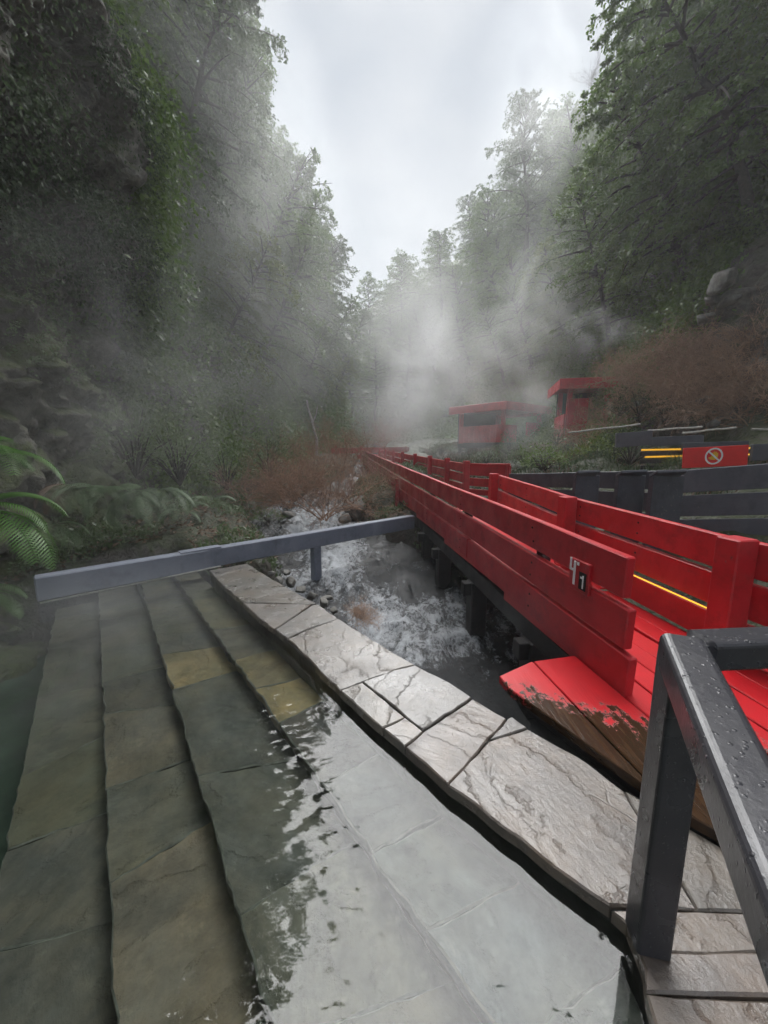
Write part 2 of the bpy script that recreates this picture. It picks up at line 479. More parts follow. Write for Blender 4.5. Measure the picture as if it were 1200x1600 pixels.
def mat_cliff(name, rock0, rock1, moss, soil, mossy):
    t = NT(name); p = t.pos()
    n1 = t.noise(p, .55, 5, .6); n2 = t.noise(p, 2.6, 6, .65, .4); n3 = t.noise(p, 13, 5, .65)
    vor = t.n.new('ShaderNodeTexVoronoi'); vor.feature = 'DISTANCE_TO_EDGE'; t.set(vor.inputs['Vector'], t.mix(.25, p, n2)); vor.inputs['Scale'].default_value = 1.7
    c = t.mix(t.gray(n2, .38, .66), rock0, rock1)
    c = t.mix(t.gray(n3, .5, .75, 0, .6), c, tuple(min(1, x * 1.7) for x in rock1))
    c = t.mix(t.gray(n1, .42, .60, 0, .8), c, soil)
    geo = t.n.new('ShaderNodeNewGeometry'); sp = t.n.new('ShaderNodeSeparateXYZ'); t.set(sp.inputs[0], geo.outputs['Normal'])
    up = t.math('ADD', t.math('MULTIPLY', sp.outputs[2], .35), t.noise(p, 1.1, 5, .7))
    c = t.mix(t.gray(up, mossy, mossy + .14), c, t.mix(t.gray(n3, .35, .65), moss, tuple(x * 1.9 for x in moss)))
    h = t.math('ADD', t.math('MULTIPLY', n2, 1.0), t.math('ADD', t.math('MULTIPLY', n3, .35), t.math('MULTIPLY', t.gray(vor.outputs['Distance'], 0, .12), .25)))
    t.bsdf(c, t.gray(n3, .3, .7, .45, .8), .4, t.bump(h, 1.0, .12)); return t.done()
M['cliff'] = mat_cliff('cliff_rock', (0.070, 0.066, 0.057), (0.20, 0.19, 0.16), (0.040, 0.048, 0.016), (0.045, 0.038, 0.030), .54)
M['slope'] = mat_cliff('slope_soil', (0.06, 0.052, 0.044), (0.15, 0.135, 0.115), (0.035, 0.042, 0.016), (0.060, 0.046, 0.036), .58)
M['floor'] = mat_cliff('canyon_ground', (0.030, 0.026, 0.021), (0.065, 0.056, 0.046), (0.022, 0.028, 0.010), (0.030, 0.024, 0.018), .66)

def mat_pool():
    t = NT('pool_water_surface'); p = t.pos()
    r1 = t.noise(t.scale(p, (.55, 1.15, 1), (0, 0, R(-28))), 19.0, .8, .4, .3)
    r2 = t.noise(p, 2.2, 2, .5)
    # a wavelet train crosses the shallow steps; the rest of the pool is nearly still
    sp = t.n.new('ShaderNodeSeparateXYZ'); t.set(sp.inputs[0], p)
    # distance from the pool edge line, measured into the pool
    dist = t.math('ADD', t.math('MULTIPLY', sp.outputs[0], -.7809), t.math('ADD', t.math('MULTIPLY', sp.outputs[1], -.6247), 1.152))
    warp = t.math('ADD', dist, t.math('MULTIPLY', t.math('SUBTRACT', t.noise(p, 1.6, 2), .5), .5))
    band = t.ramp(warp, [(0.0, (.015,) * 3), (.24, (.02,) * 3), (.42, (1,) * 3), (.60, (.8,) * 3), (.80, (.02,) * 3)])
    h = t.math('ADD', t.math('MULTIPLY', t.math('MULTIPLY', r1, band), .55), t.math('MULTIPLY', r2, .22))
    nb = t.bump(h, .5, .04)
    gl = t.n.new('ShaderNodeBsdfGlossy'); gl.inputs['Roughness'].default_value = .015; t.l.new(nb, gl.inputs['Normal'])
    tr = t.n.new('ShaderNodeBsdfTransparent'); tr.inputs[0].default_value = (.93, .97, .94, 1)
    fr = t.n.new('ShaderNodeFresnel'); fr.inputs['IOR'].default_value = 1.52; t.l.new(nb, fr.inputs['Normal'])
    mx = t.n.new('ShaderNodeMixShader'); t.l.new(fr.outputs[0], mx.inputs[0]); t.l.new(tr.outputs[0], mx.inputs[1]); t.l.new(gl.outputs[0], mx.inputs[2])
    t.l.new(mx.outputs[0], t.o.inputs[0]); return t.done()
M['pool'] = mat_pool()

def mat_stream():
    t = NT('rushing_stream_water'); p = t.pos()
    at = t.n.new('ShaderNodeAttribute'); at.attribute_name = 'foam'
    q = t.scale(p, (1.0, .55, 1.0), (0, 0, R(-20)))
    n1 = t.noise(q, 3.2, 8, .74, 1.0); n2 = t.noise(q, 17, 6, .75, .8)
    s = t.math('ADD', t.math('MULTIPLY', n1, .55), t.math('MULTIPLY', n2, .45))
    thr = t.math('SUBTRACT', .73, t.math('MULTIPLY', at.outputs['Fac'], .36))
    foam = t.gray(t.math('SUBTRACT', s, thr), .0, .16)
    c = t.mix(foam, (0.018, 0.020, 0.022), (0.42, 0.44, 0.465))
    h = t.math('ADD', n1, t.math('MULTIPLY', n2, .45))
    t.bsdf(c, t.mix(foam, (.12,) * 3, (.6,) * 3), .5, t.bump(h, .75, .06)); return t.done()
M['stream'] = mat_stream()

def mat_volume(name, dens, col, scale, thr, soft, power=1.0, aniso=.45, seed=0.0, stretch=(1, 1, 1)):
    t = NT(name)
    ob = t.obj()
    vm = t.n.new('ShaderNodeVectorMath'); vm.operation = 'LENGTH'; t.set(vm.inputs[0], ob)
    fall = t.gray(vm.outputs['Value'], .15, .98, 1, 0)
    n = t.noise(t.scale(t.pos(), tuple(scale * s for s in stretch), (0, 0, 0), (seed, seed * .7, seed * .3)), 1.0, 4, .58, .9)
    d = t.math('MULTIPLY', t.gray(n, thr, thr + soft), t.math('POWER', fall, power))
    d = t.math('MULTIPLY', d, dens)
    v = t.n.new('ShaderNodeVolumePrincipled'); v.inputs['Color'].default_value = (*col, 1)
    v.inputs['Anisotropy'].default_value = aniso; t.set(v.inputs['Density'], d)
    t.l.new(v.outputs[0], t.o.inputs['Volume']); return t.done()

# ------------------------------------------------------------------ terrain
def zrise(y): return 0.045 * np.clip(np.asarray(y, float) - 8, 0, None)
def x_left(y):
    y = np.asarray(y, float)
    return -5.2 + .02 * np.clip(y, 0, 55) - np.clip(y - 52, 0, None) ** 2 * .016
def x_right(y):
    y = np.asarray(y, float)
    return 6.9 + .012 * y - np.clip(y - 40, 0, None) ** 1.5 * .065

PL_N = np.array([(-2.0, -1.6), (-.4, -.7), (0, 0.2), (.5, 1.6), (.95, 3.0), (.7, 4.6), (.1, 6.2), (-.35, 7.6), (-.3, 8.6), (.5, 10), (2.4, 12), (6, 16), (13, 22), (24, 30)])
PL_F = np.array([(-2.0, -1.6), (-.4, -.5), (.2, .4), (1.0, 2.2), (1.7, 4.2), (2.4, 6.4), (3.0, 8.2), (3.8, 10.2), (4.8, 12.2), (6, 14.5), (8, 17), (12, 21), (19, 28), (30, 36)])
PR = np.array([(-2.6, -.9), (-1.0, .1), (0, .7), (1.4, 1.6), (2.4, 2.9), (3.0, 4.6), (3.8, 6.4), (5.2, 8.6), (7.5, 12), (11, 17), (16, 23), (22, 29), (31, 37), (42, 44)])

def prof(P, w):
    s = np.linspace(0, 1, len(P)); return np.interp(w, s, P[:, 0]), np.interp(w, s, P[:, 1])
def left_pt(y, w):
    dn, zn = prof(PL_N, w); df, zf = prof(PL_F, w); t = sstep(7, 17, y)
    x = x_left(y) - (dn * (1 - t) + df * t); z = zn * (1 - t) + zf * t + zrise(y)
    q = np.stack([x, y, z], -1)
    a = .25 + .75 * sstep(0, 3, z)
    n = fbm(q * .45, 4, 3) * .75 * a + fbm(q * 1.9, 4, 9) * .28 + np.abs(fbm(q * 3.6, 4, 12)) * .20
    n2 = fbm(q * .5 + 50, 3, 5)
    return np.stack([x + n, y + n2 * .35, z + fbm(q * .8 + 20, 3, 6) * .25], -1)
def right_pt(y, w):
    d, z0 = prof(PR, w); x = x_right(y) + d; z = z0 + zrise(y) * .9
    q = np.stack([x, y, z], -1)
    n = fbm(q * .4, 4, 23) * .7 + fbm(q * 1.8, 4, 29) * .2
    return np.stack([x - n * .8, y + fbm(q * .5 + 9, 3, 25) * .3, z + fbm(q * .9 + 7, 3, 26) * .28], -1)

def grid_faces(nu, nv, flip=False):
    i = np.arange(nu - 1)[:, None] * nv; j = np.arange(nv - 1)[None, :]
    f = np.stack([i + j, i + j + 1, i + nv + j + 1, i + nv + j], -1).reshape(-1, 4)
    return f[:, ::-1] if flip else f

ys = np.concatenate([np.linspace(-4, 1.5, 20), np.linspace(1.6, 14, 210), np.linspace(14.2, 118, 160)])
ws = np.concatenate([np.linspace(0, .62, 210), np.linspace(.63, 1, 50)])
Y, W = np.meshgrid(ys, ws, indexing='ij')
lv = left_pt(Y.ravel(), W.ravel())
tag(add('cliff', fast_mesh('cliff', lv, grid_faces(len(ys), len(ws)), True, [M['cliff']])),
    'dark mossy rock wall of the canyon left of the pool', 'cliff', kind='structure')
rv = right_pt(Y.ravel(), W.ravel())
tag(add('hillside', fast_mesh('hillside', rv, grid_faces(len(ys), len(ws), True), True, [M['slope']])),
    'steep earth and rock hillside right of the boardwalk', 'hillside', kind='structure')

# pool edge and weir beam in plan
EA, EB = PZ(327, 891)[:2], PZ(979, 1440)[:2]
EDIR = (EA - EB) / np.linalg.norm(EA - EB)
ENRM = np.array([-EDIR[1], EDIR[0]])                  # into the pool
if ENRM @ (np.array([-3, 1]) - EB) < 0: ENRM = -ENRM
BL, BR = PZ(62, 940, -.07), PZ(640, 827, -.06)
BDIR = (BR - BL)[:2] / np.linalg.norm((BR - BL)[:2]); BNRM = np.array([-BDIR[1], BDIR[0]])   # away from camera

def stream_x(y): return np.interp(y, [-6, 0, 1.5, 3, 4.5, 6.5, 9, 12, 18, 30, 60, 120], [6.5, 4.6, 2.6, 1.05, .35, -.35, -1.9, -2.2, -1.0, -1.0, -2.0, -9])
def stream_w(y): return np.interp(y, [-6, 0, 2, 5, 9, 14, 30], [2.2, 2.0, 1.6, 1.55, 1.35, .85, .8])
def stream_z(y): return np.interp(y, [-6, 0, 4, 7, 10, 14, 30, 120], [-1.1, -.98, -.80, -.55, -.34, -.12, .7, 4.6])

def floor_z(x, y):
    x, y = np.asarray(x, float), np.asarray(y, float)
    q = np.stack([x, y, 0 * x], -1)
    d = np.abs(x - stream_x(y)) / stream_w(y)
    bank = stream_z(y) + .42 + .25 * sstep(1, 3.5, np.abs(x - stream_x(y)))
    right = sstep(2.5, 6.5, x) * .75
    z = bank + right + fbm(q * .9, 4, 41) * .22 + fbm(q * 4, 3, 45) * .05
    z = z - sstep(1.25, .8, d) * 0.95
    inpool = (ENRM[0] * (x - EB[0]) + ENRM[1] * (y - EB[1]))
    beyond = (BNRM[0] * (x - BL[0]) + BNRM[1] * (y - BL[1]))
    m = np.maximum(sstep(-1.35, -.85, inpool) * sstep(.25, -.05, beyond) * (x < 1.7), sstep(-.05, .2, inpool) * sstep(1.45, 1.15, beyond))
    z = z * (1 - m) + np.minimum(z, -1.5) * m
    near = sstep(2.2, 1.2, y) * (x > -1)                 # low ground under the landing
    z = z * (1 - near) + np.minimum(z, -1.2) * near
    return z
fx = np.concatenate([np.linspace(-8, 8, 150), np.linspace(8.4, 16, 16)]); fy = np.concatenate([np.linspace(-5, 18, 190), np.linspace(18.5, 118, 110)])
FX, FY = np.meshgrid(fx, fy, indexing='ij')
fx_off = np.where(FY > 40, (x_left(FY) + x_right(FY)) / 2 - .85, 0)
fv = np.stack([FX + fx_off, FY, floor_z(FX + fx_off, FY)], -1).reshape(-1, 3)
tag(add('ground', fast_mesh('ground', fv, grid_faces(len(fx), len(fy), True), True, [M['floor']])), kind='structure')

# a wide sheet below everything, out to the horizon
gv = np.array([(-140, -60, -2.2), (140, -60, -2.2), (140, 160, -2.2), (-140, 160, -2.2)])
tag(add('terrain', fast_mesh('terrain', gv, np.array([[0, 1, 2, 3]]), False, [M['floor']])), kind='structure')

# stream
sy = np.concatenate([np.linspace(-4, 14, 520), np.linspace(14.1, 90, 160)]); sw = np.linspace(-1.25, 1.25, 110)
SY, SW = np.meshgrid(sy, sw, indexing='ij')
SX = stream_x(SY) + SW * stream_w(SY)
sp = np.stack([SX, SY, 0 * SX], -1)
calm = sstep(4.2, 2.6, SY) * .85 + sstep(.5, 1.0, SW) * sstep(5.5, 4, SY) * .4
calm = np.clip(calm, 0, .9)
rough = 1 - calm
q = sp * np.array([1.0, .6, 1])
SZ = stream_z(SY) + rough * (fbm(q * 2.2, 4, 71) * .10 + np.abs(fbm(q * 5.5, 3, 75)) * .07) + fbm(q * 1.3, 3, 78) * .03
me = fast_mesh('stream', np.stack([SX, SY, SZ], -1).reshape(-1, 3), grid_faces(len(sy), len(sw), True), True, [M['stream']])
at = me.attributes.new('foam', 'FLOAT', 'POINT')
foam = np.clip(.36 + rough * .45 + fbm(q * 1.1, 3, 81) * .34 - calm * .45 - sstep(.3, 1.0, SW) * .25 - sstep(9, 13, SY) * .25, 0, 1)
at.data.foreach_set('value', foam.ravel().astype(np.float32))
tag(add('stream', me), 'rushing white water stream', kind='structure')

# ------------------------------------------------------------------ pool
WZ = -0.064
TZ = [-.20, -.325, -.45, -.575]
def lineon(pa, pb, z): return PZ(*pa, z)[:2], PZ(*pb, z)[:2]
LINES = [lineon((280, 910), (580, 1330), TZ[0]), lineon((225, 930), (395, 1500), TZ[1]), lineon((155, 940), (178, 1550), TZ[2]), lineon((80, 985), (15, 1300), TZ[3])]
def on_line(L, p):
    a, b = L; d = (b - a) / np.linalg.norm(b - a); return d, a
def isect(p, q, a, b):
    r, s = q - p, b - a; k = r[0] * s[1] - r[1] * s[0]
    t = ((a - p)[0] * s[1] - (a - p)[1] * s[0]) / k; return p + r * t
steps_root = tag(add('pool_steps', None), 'submerged slate steps descending into the hot pool', 'steps', kind='structure')
EDGE = (EA - ENRM * .02, EB - ENRM * .02)
BLINE = (BL[:2], BR[:2])
# joints traced in the photograph: (left end pixel, right end pixel) on each tread
JOINTS = [
    [((300, 938), (352, 930)), ((330, 985), (392, 975)), ((365, 1031), (415, 1018)), ((401, 1076), (464, 1060)), ((440, 1127), (500, 1098)), ((505, 1225), (590, 1180)), ((576, 1335), (675, 1280)), ((666, 1455), (797, 1382)), ((800, 1640), (930, 1540))],
    [((235, 957), (292, 945)), ((245, 993), (330, 985)), ((258, 1022), (350, 1008)), ((273, 1078), (366, 1050)), ((311, 1213), (452, 1190)), ((376, 1430), (500, 1350)), ((415, 1640), (640, 1560))],
    [((156, 968), (228, 962)), ((158, 1022), (240, 1004)), ((161, 1066), (262, 1040)), ((163, 1116), (278, 1100)), ((169, 1232), (305, 1185)), ((171, 1380), (320, 1290)), ((180, 1690), (420, 1590))],
    [((75, 1015), (150, 1005)), ((60, 1090), (155, 1070)), ((42, 1210), (160, 1150)), ((10, 1330), (165, 1270)), ((-40, 1500), (170, 1440)), ((-90, 1750), (178, 1690))]]
COLS = [
    [(0.105, 0.105, 0.090), (0.121, 0.115, 0.086), (0.105, 0.100, 0.089), (0.165, 0.140, 0.091), (0.191, 0.161, 0.094), (0.113, 0.102, 0.091), (0.150, 0.147, 0.136), (0.169, 0.176, 0.161), (0.163, 0.170, 0.163), (0.156, 0.162, 0.148)],
    [(0.099, 0.099, 0.084), (0.091, 0.093, 0.083), (0.086, 0.087, 0.081), (0.212, 0.178, 0.109), (0.087, 0.090, 0.082), (0.092, 0.096, 0.087), (0.107, 0.110, 0.095), (0.098, 0.102, 0.093)],
    [(0.085, 0.087, 0.076), (0.079, 0.082, 0.075), (0.087, 0.092, 0.081), (0.069, 0.071, 0.065), (0.109, 0.104, 0.089), (0.101, 0.105, 0.094), (0.131, 0.118, 0.096), (0.085, 0.087, 0.076)],
    [(0.079, 0.081, 0.070), (0.074, 0.074, 0.064), (0.090, 0.091, 0.073), (0.091, 0.096, 0.074), (0.085, 0.088, 0.080), (0.078, 0.081, 0.074), (0.076, 0.079, 0.072)]]
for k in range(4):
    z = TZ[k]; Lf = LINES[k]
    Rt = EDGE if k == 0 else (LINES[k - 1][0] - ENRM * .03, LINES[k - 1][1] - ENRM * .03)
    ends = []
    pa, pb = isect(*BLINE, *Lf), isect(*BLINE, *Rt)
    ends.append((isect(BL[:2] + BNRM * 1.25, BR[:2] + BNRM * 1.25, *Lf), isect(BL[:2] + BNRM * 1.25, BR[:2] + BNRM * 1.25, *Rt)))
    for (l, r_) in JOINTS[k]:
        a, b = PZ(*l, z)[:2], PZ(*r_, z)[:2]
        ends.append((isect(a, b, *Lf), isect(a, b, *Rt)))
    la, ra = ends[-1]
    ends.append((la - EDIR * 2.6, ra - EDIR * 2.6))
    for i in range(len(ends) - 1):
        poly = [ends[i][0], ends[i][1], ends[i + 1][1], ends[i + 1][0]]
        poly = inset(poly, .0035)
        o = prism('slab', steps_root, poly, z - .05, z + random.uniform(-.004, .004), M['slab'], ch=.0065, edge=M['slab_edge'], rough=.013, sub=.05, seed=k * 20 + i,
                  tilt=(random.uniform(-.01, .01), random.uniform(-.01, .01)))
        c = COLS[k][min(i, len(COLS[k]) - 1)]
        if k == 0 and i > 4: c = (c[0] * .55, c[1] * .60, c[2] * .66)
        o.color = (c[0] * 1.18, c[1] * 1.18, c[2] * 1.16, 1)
    # riser below the front of each tread
    a, b = Lf[0] + EDIR * 2.2, Lf[1] - EDIR * 3
    nn = -ENRM * .035
    prism('riser', steps_root, [a + nn, b + nn, b + nn * 8, a + nn * 8], -1.3, z - .045, M['riser'], ch=.002)
# deep floor
prism('pool_bed', steps_root, [(-8, -5), (3.5, -5), BR[:2] + BNRM * 1.5, BL[:2] + BNRM * 1.5, (-8, 4.6)], -1.45, -1.05, M['bed'], ch=.002)

# water: closed body, slightly murky
wp = [EA - ENRM * .03 + EDIR * .4, np.array(PZ(979, 1440)[:2]) - ENRM * .02, PZ(1003, 1540)[:2] + np.array([.0, 0]), PZ(1035, 1640)[:2], (.66, -.3), (.9, -3), (-6.5, -3), (-6.5, BL[1] - 1.2), BL[:2] + BNRM * 1.3 - BDIR * 1.2]
wp = [np.array(p[:2], float) for p in wp]
wp[0] = isect(BL[:2] + BNRM * 1.3, BR[:2] + BNRM * 1.3, EA - ENRM * .03, EB - ENRM * .03)
nW = len(wp)
c0 = np.mean(wp, 0)
wv = [(*p, WZ) for p in wp]
mw = pymesh('pool_water', wv, [tuple(range(nW))], M['pool'])
if mw.polygons[0].normal.z < 0: mw.flip_normals()
tag(add('pool_water', mw), 'clear hot spring pool water over the slate steps', kind='structure')

# coping flagstones, traced in the photograph
cop = tag(add('pool_edge', None), 'wet irregular flagstone coping along the pool', 'paving', kind='structure')
ST = [
    [(327, 891), (386, 880), (425, 904), (460, 924), (494, 943), (380, 941), (345, 911)],
    [(380, 942), (486, 944), (444, 973), (428, 982), (402, 962)],
    [(429, 983), (445, 974), (488, 945), (497, 944), (528, 966), (476, 984), (449, 997)],
    [(451, 998), (478, 985), (528, 967), (575, 995), (646, 1038), (615, 1047), (531, 1078), (490, 1036)],
    [(532, 1079), (566, 1066), (632, 1121), (597, 1137)],
    [(598, 1138), (633, 1122), (661, 1143), (632, 1166)],
    [(567, 1065), (616, 1048), (648, 1040), (692, 1061), (737, 1090), (661, 1141)],
    [(633, 1167), (662, 1143), (738, 1091), (792, 1122), (700, 1225)],
    [(793, 1122), (800, 1120), (824, 1137), (765, 1156)],
    [(702, 1226), (764, 1157), (824, 1138), (900, 1180), (975, 1234), (1000, 1276), (1066, 1380), (1088, 1420), (953, 1417), (839, 1330)],
    [(977, 1235), (1010, 1252), (1130, 1325), (1230, 1385), (1260, 1428), (1090, 1420), (1067, 1379), (1002, 1276)],
    [(955, 1419), (1088, 1422), (1290, 1430), (1340, 1490), (1055, 1487), (999, 1487), (979, 1441)],
    [(1000, 1488), (1056, 1488), (1340, 1491), (1400, 1560), (1100, 1556), (1010, 1550), (1010, 1515)],
    [(1011, 1551), (1100, 1557), (1400, 1562), (1500, 1900), (1110, 1900), (1040, 1660)]]
SC_COL = [(0.094, 0.085, 0.073), (0.106, 0.094, 0.084), (0.099, 0.089, 0.079), (0.103, 0.091, 0.079), (0.142, 0.129, 0.111), (0.145, 0.131, 0.114), (0.106, 0.100, 0.092), (0.114, 0.098, 0.086), (0.106, 0.098, 0.090), (0.122, 0.106, 0.092), (0.103, 0.091, 0.077), (0.130, 0.112, 0.096), (0.135, 0.113, 0.098), (0.138, 0.117, 0.101)]
for i, s in enumerate(ST):
    poly = inset([PZ(*p)[:2] for p in s], .0015 if i < 11 else .0005)
    o = prism('stone', cop, poly, -.05, random.uniform(-.004, .004), M['slate'], ch=.006, rough=.007 if i < 11 else .004, sub=.06, seed=100 + i,
              tilt=(random.uniform(-.006, .006), random.uniform(-.006, .006)))
    o.color = (*SC_COL[i], 1)
# mortar bed and dark wall under the stones
def inset_chain():
    inner = [(327, 893), (428, 984), (531, 1082), (632, 1170), (701, 1229), (839, 1334), (953, 1420), (977, 1443), (999, 1490), (1009, 1520), (1008, 1552), (1042, 1665), (1110, 1900)]
    outer = [(1500, 1900), (1380, 1560), (1320, 1490), (1225, 1387), (1130, 1328), (1010, 1255), (900, 1183), (824, 1139), (792, 1124), (737, 1092), (646, 1040), (575, 997), (494, 945), (425, 906), (388, 882)]
    return [PZ(*p, -.018)[:2] for p in inner + outer]
bedp = inset_chain()
prism('mortar_bed', cop, inset(bedp, .012), -1.25, -.018, M['mortar'], ch=.004, rough=.012, sub=.12, seed=77)

# ------------------------------------------------------------------ weir beam across the pool end
wb = thing('timber_beam', 'long blue grey painted timber beam closing the far end of the pool', 'beam', (BL[0], BL[1], 0))
off = np.r_[BNRM * .075, 0]
TOPZ = .175
def bp(s, z): p = BL[:2] + BDIR * s + BNRM * .075; return (p[0], p[1], z)
BLEN = np.linalg.norm((BR - BL)[:2])
beam('timber', wb, bp(-.02, .05), bp(1.62, .05), .245, .15, M['bluegrey'], ch=.012, wob=.002)
beam('timber', wb, bp(1.60, .056), bp(BLEN + .15, .062), .245, .146, M['bluegrey'], ch=.012, wob=.003)
beam('splice_board', wb, bp(1.30, .1815), bp(1.78, .1835), .014, .135, M['bluegrey'], ch=.004)
pst = bp(3.22, 0)
beam('post', wb, (pst[0], pst[1], -1.0), (pst[0], pst[1], -.06), .13, .13, M['bluegrey'], up=(BDIR[0], BDIR[1], 0), ch=.01)
beam('waterline_strip', wb, (BL - off * .2 + np.array([0, 0, -.005])), (BL[:2] + BDIR * 1.75 - BNRM * .012).tolist() + [-.068], .013, .03, M['pale_wood'], ch=.004, wob=.006)  # pale strip added to stand for the whitish waterline along the beam

# ------------------------------------------------------------------ boardwalk
A_ = np.array([1.362, 2.04]); B_ = np.array([.34, 9.6]); C_ = np.array([-1.55, 27.0])
WD = (B_ - A_) / np.linalg.norm(B_ - A_); WN = np.array([WD[1], -WD[0]])      # to the right
def dz(y): return np.interp(y, [0, 2, 9.6, 27, 40], [.05, .05, .30, .72, 1.1])   # deck height along the walk
bw = thing('boardwalk', 'long red painted plank boardwalk with plank railings running up the canyon', 'boardwalk', (1.4, 1.96, 0))
def V3(p, z): return (float(p[0]), float(p[1]), float(z))
def rail(p, q, rows, t=.055, mat='red', pieces=1, jit=0.0):
    """horizontal boards between two plan points; rows = (bottom, top) above the deck"""
    p, q = np.array(p), np.array(q)
    for (lo, hi) in rows:
        cuts = [0] + sorted(random.uniform(.3, .7) if pieces == 2 else (i + random.uniform(-.15, .15)) / pieces for i in range(1, pieces)) + [1]
        for a, b in zip(cuts[:-1], cuts[1:]):
            pa, pb = p + (q - p) * a, p + (q - p) * b
            d = (pb - pa) / np.linalg.norm(pb - pa) * .0025
            m = (lo + hi) / 2
            j = random.uniform(-jit, jit)
            beam('rail_board', bw, V3(pa + d, dz(pa[1]) + m + j), V3(pb - d, dz(pb[1]) + m + random.uniform(-jit, jit)), hi - lo, t, M[mat], ch=.007, wob=.004)
LROWS = [(-.02, .222), (.252, .49), (.535, .775)]
for row_, ext in zip(LROWS, (.085, .042, 0)):
    rail(A_ - WD * ext, B_, [row_], pieces=2, jit=.003)
rail(B_, C_, LROWS, pieces=4, jit=.004)
def wpost(p, z0, z1, s=.11, name='post', mat='red', d=WD):
    return beam(name, bw, V3(p, z0), V3(p, z1), s, s, M[mat], up=(d[0], d[1], 0), ch=.008)
for s_ in (1.0, 2.75, 4.5, 6.2):       # dark inner posts that carry the left railing
    p = A_ + WD * s_ + WN * .075; wpost(p, dz(p[1]) - .3, dz(p[1]) + .70, .085, 'inner_post', 'dark_timber')
for f in np.linspace(.1, .95, 6):
    p = B_ + (C_ - B_) * f + WN * .075; wpost(p, dz(p[1]) - .3, dz(p[1]) + .70, .085, 'inner_post')
for s_ in (7.25,):
    p = A_ + WD * s_ - WN * .075; wpost(p, -.35, dz(p[1]) + .47, .09, 'outer_post')
def bolt(p, n, r=.010):
    n = Vector((n[0], n[1], 0)).normalized(); t_ = Vector((-n.y, n.x, 0)); vs = []
    for h_, rr in ((0, r), (.005, r), (.007, r * .6)):
        for k in range(8): a = k * math.pi / 4; vs.append(n * h_ + (t_ * math.cos(a) + Vector((0, 0, 1)) * math.sin(a)) * rr)
    fs = [(l * 8 + k, l * 8 + (k + 1) % 8, (l + 1) * 8 + (k + 1) % 8, (l + 1) * 8 + k) for l in (0, 1) for k in range(8)] + [tuple(range(16, 24))]
    add('bolt', pymesh('bolt', vs, fs, M['black']), bw, Vector(p) - bw.location)
for s_ in (1.0, 2.75, 4.5, 6.2):
    for lo, hi in LROWS:
        for f_ in (.28, .72):
            q_ = A_ + WD * (s_ + random.uniform(-.015, .015)) - WN * .0275; bolt((q_[0], q_[1], dz(q_[1]) + lo + (hi - lo) * f_), -WN, .009)
# right railing
RP = [np.array(p) for p in ((2.27, 2.36), (2.02, 4.10), (2.00, 6.85))]
RROWS = [(.02, .235), (.28, .51), (.545, .775)]
rail(RP[0] + np.array([.4, -1.6]), RP[0] + np.array([.06, .0]), RROWS)
rail(RP[0] + np.array([.06, 0]), RP[1] + np.array([.06, 0]), RROWS, jit=.004)
rail(RP[1] + np.array([.06, 0]), RP[2] + np.array([.06, 0]), RROWS, jit=.004)
for p, s in zip(RP, (.15, .14, .13)):
    wpost(p - np.array([.045, 0]), dz(p[1]) - .3, dz(p[1]) + .80, s)
for a_, b_ in ((RP[0], RP[1]), (RP[1], RP[2])):
    for f_ in (.07, .5, .94):
        q_ = a_ + (b_ - a_) * f_ + np.array([.06 - .0275, 0])
        for lo, hi in RROWS[1:]:
            for g_ in (.3, .7): bolt((q_[0], q_[1], dz(q_[1]) + lo + (hi - lo) * g_), (-1, -.1), .009)
# far right railing after the opening toward the grey walkway
D0 = PY(797, 727, 9.1)[:2]; D1 = PY(733, 731, 9.7)[:2]; D2 = np.array([-.35, 27.5])
rail(D0, D1, [(.02, .16), (.24, .44), (.50, .80)], .05)
rail(D1, D2, RROWS, pieces=4)
for f in (.0, .09, .2, .33, .48, .63, .8, .97):
    p = D1 + (D2 - D1) * f - np.array([.07, 0]); wpost(p, dz(p[1]) - .3, dz(p[1]) + .86, .14 if f < .5 else .12)
p = D0 + np.array([-.03, .06]); wpost(p, dz(p[1]) - .3, dz(p[1]) + .78, .12)
beam('rail_cap', bw, V3(D0 + np.array([-.55, -.03]), dz(9.1) + .815), V3(D0 + np.array([-.02, -.04]), dz(9.1) + .815), .03, .13, M['red'])
# the walk beyond: it turns left across the canyon in the steam
E0, E1 = np.array([-3.6, 26.6]), np.array([2.0, 31.0])
rail(E0, E1 + np.array([0, 0]), [(.1, .42), (.5, .9)], pieces=2)
for f in (.05, .35, .65, .95):
    p = E0 + (E1 - E0) * f; wpost(p, dz(27) - .8, dz(27) + 1.05, .16)
# LED strip under the middle board of the right railing
pa, pb = RP[0] + np.array([-.02, .02]), RP[1] + np.array([-.0, -.1])
beam('light_strip', bw, V3(pa + np.array([-.005, .06]), dz(2.4) + .262), V3(pb, dz(4) + .262), .008, .010, M['led'])
